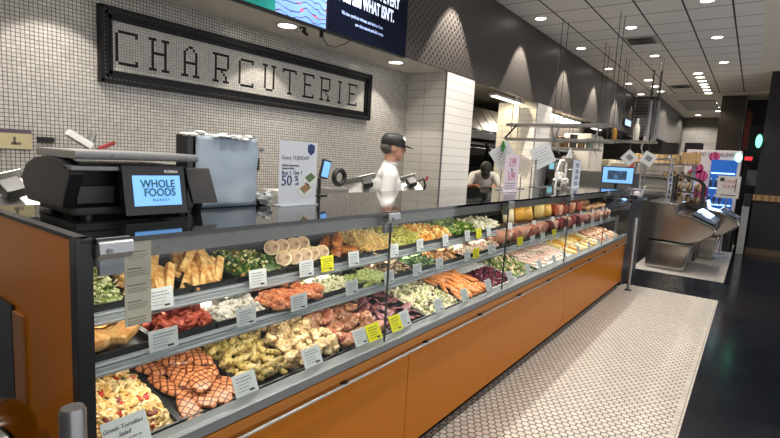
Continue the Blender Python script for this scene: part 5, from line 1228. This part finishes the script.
# ------------------------------------------------------------------ floral cooler
cx, cy = -.72, 12.6
t = thing('drinks_cooler', (cx, cy, 0), 'white cooler printed with pink fruit and a blue lit glass door', 'cooler')
whp = mat('printed white panel', '#d9d2d4', .5)
MB().box((-.55, 0, .003), (.46, .6, 2.12)).build('body', whp, t, bevel=.03)
MB().box((-.06, -.03, .35), (.40, 0, 1.92)).build('door', mat('blue lit glass', '#2d5fae', .1, em=.5), t, bevel=.01)
for z in (.6, .95, 1.3, 1.62): MB().box((-.04, -.045, z), (.38, -.03, z+.03)).build('shelf', mat('lit shelf edge', '#bfe4ff', .3, em=1.2), t)
fr1 = mat('printed fruit', rough=.5, fn=stripes_fn('#8f1f55', '#d35a8f', 4)); lf = mat('printed leaf', '#6e7d4a', .5)
for (x, z, r) in ((-.30, 1.72, .11), (-.22, 1.55, .13), (-.20, 1.22, .16), (-.12, .78, .15), (-.42, 1.62, .06), (-.02, 1.98, .10)):
    MB().cyl((x, -.006, z), (x, 0, z), r, n=24).build('printed_fruit', fr1, t)
for (x, z, a) in ((-.22, 1.02, 30), (-.42, 1.35, -40), (-.40, .95, 20), (-.35, 1.85, 60), (-.25, .62, -20)):
    X = Matrix.Translation((x, 0, z)) @ Matrix.Rotation(R(a), 4, 'Y'); MB().prism([(-.12, 0), (-.03, .035), (.12, 0), (-.03, -.035)], 1, -.005, 0, X=X).build('printed_leaf', lf, t)
text('FOOD IS HEALING', .11, ink, t, (-.05, -.004, 2.02), rot=MX, cond=.85)
o = MB().ball((.40, -.02, 1.98), (.07, .03, .10), seg=16).build('lamp', mat('cyan lamp', '#b4fff4', .3, em=1.5), t)
t2 = area(cx+.17, cy-.10, 1.1, .9, .3, 9, (.45, .65, 1), (0, -1, -.3))
for k in range(10):
    zz = (.63, .98, 1.33)[k % 3]; xx = cx-.02+.10*(k//3)
    if xx < cx+.40: bottle(xx, cy-.12, zz, .2, .03, mat('dark drink', '#22334f', .3), white, 'small drink bottle on the lit shelves of the cooler', 'drink bottles in the cooler')
for o_ in [o for o in C.objects if o.get('group') == 'drink bottles in the cooler']: o_.location.y = cy-.065
t = thing('hanging_poster', (-.40, 11.9, 1.38), 'white poster with red vertical lettering in front of the cooler', 'poster')
MB().box((-.19, -.006, -.23), (.19, .006, .21)).build('sheet', mat('poster white', '#ccc8c4', .5), t)
rdm = mat('red print', '#b0232f', .5)
for k in range(2): text('SOUP', .085, rdm, t, (.01+.0*k, -.008, .10-.10*k), rot=MX)
MB().box((-.12, -.009, -.18), (.14, -.006, -.165)).box((-.15, -.009, .1), (-.08, -.006, .17)).box((.11, -.009, -.1), (.125, -.006, .16)).build('lettering', ink, t)
MB().cyl((.0, .03, -1.377), (.0, .03, .0), .012, n=8).lathe([(.12, -1.377), (.12, -1.36)], 16).build('stand', steel_d, t)

# ------------------------------------------------------------------ far right: columns, lights
t = thing('dark_column', (.62, 12.9, 0), 'wide dark column with a wooden band at the right edge', 'column')
MB().box((-.585, -.2, 0), (.9, .7, 3.73)).build('shaft', darkwood, t); MB().box((-.60, -.235, 1.12), (.92, -.2, 1.24)).build('wood_band', mat('band wood', rough=.5, fn=stripes_fn('#7a5a38', '#a8835a', 3)), t)
MB().box((-.60, -.23, 0), (.92, -.2, .12)).build('skirting', mat('skirt wood', '#5a4630', .5), t)
t = thing('wood_column', (-.68, 16.3, 0), 'far square dark wood clad column reaching the ceiling behind the cooler', 'column')
MB().box((-.27, -.3, 0), (.27, .3, 3.70)).build('shaft', mat('dark wood cladding', rough=.5, fn=stripes_fn('#332b25', '#463c33', 4)), t); MB().box((.27, -.31, 0), (.285, .31, 3.70)).build('edge_trim', steel_d, t)
t = thing('red_banner', (-.30, 16.0, 2.3), 'narrow dark red banner beside the far wood column', 'banner'); MB().box((-.06, -.01, 0), (.06, .01, 1.0)).build('cloth', mat('dark red', '#5a1712', .6), t)
t = thing('green_light_sign', (-.02, 12.6, 2.33), 'glowing green oval sign beside the dark column', 'light sign')
MB().ball((0, 0, 0), (.055, .03, .14), seg=18).build('lens', mat('green glow', '#7fffd0', .3, em=1.6), t); MB().box((-.02, .03, -.02), (.12, .06, .02)).build('bracket', black, t)
t = thing('red_exit_sign', (-.16, 13.6, 2.0), 'small glowing red sign left of the dark column', 'light sign')
MB().box((-.09, 0, -.07), (.09, .05, .07)).build('housing', black, t); MB().box((-.07, -.004, -.04), (.07, 0, .04)).build('display', mat('red glow', '#e0323a', .4, em=1.2), t)
t = thing('black_cabinet_wall', (.1, 14.2, 0), 'tall black cabinet between the cooler and the dark column', 'cabinet'); MB().box((-.32, -.4, .003), (.35, .4, 2.75)).build('body', blackg, t, bevel=.01); MB().box((-.25, -.42, 1.4), (.2, -.4, 1.75)).build('label_panel', mat('grey panel', '#5a5a5c', .5), t)
t = thing('white_stand', (-.07, 12.35, 0), 'slim white and steel dispenser beside the cooler', 'dispenser'); MB().box((-.06, -.06, .003), (.06, .06, 1.0)).build('body', mat('grey white', '#9c9c98', .4), t, bevel=.01); MB().box((-.05, -.08, 1.0), (.07, .05, 1.25)).build('head', black, t, bevel=.01)
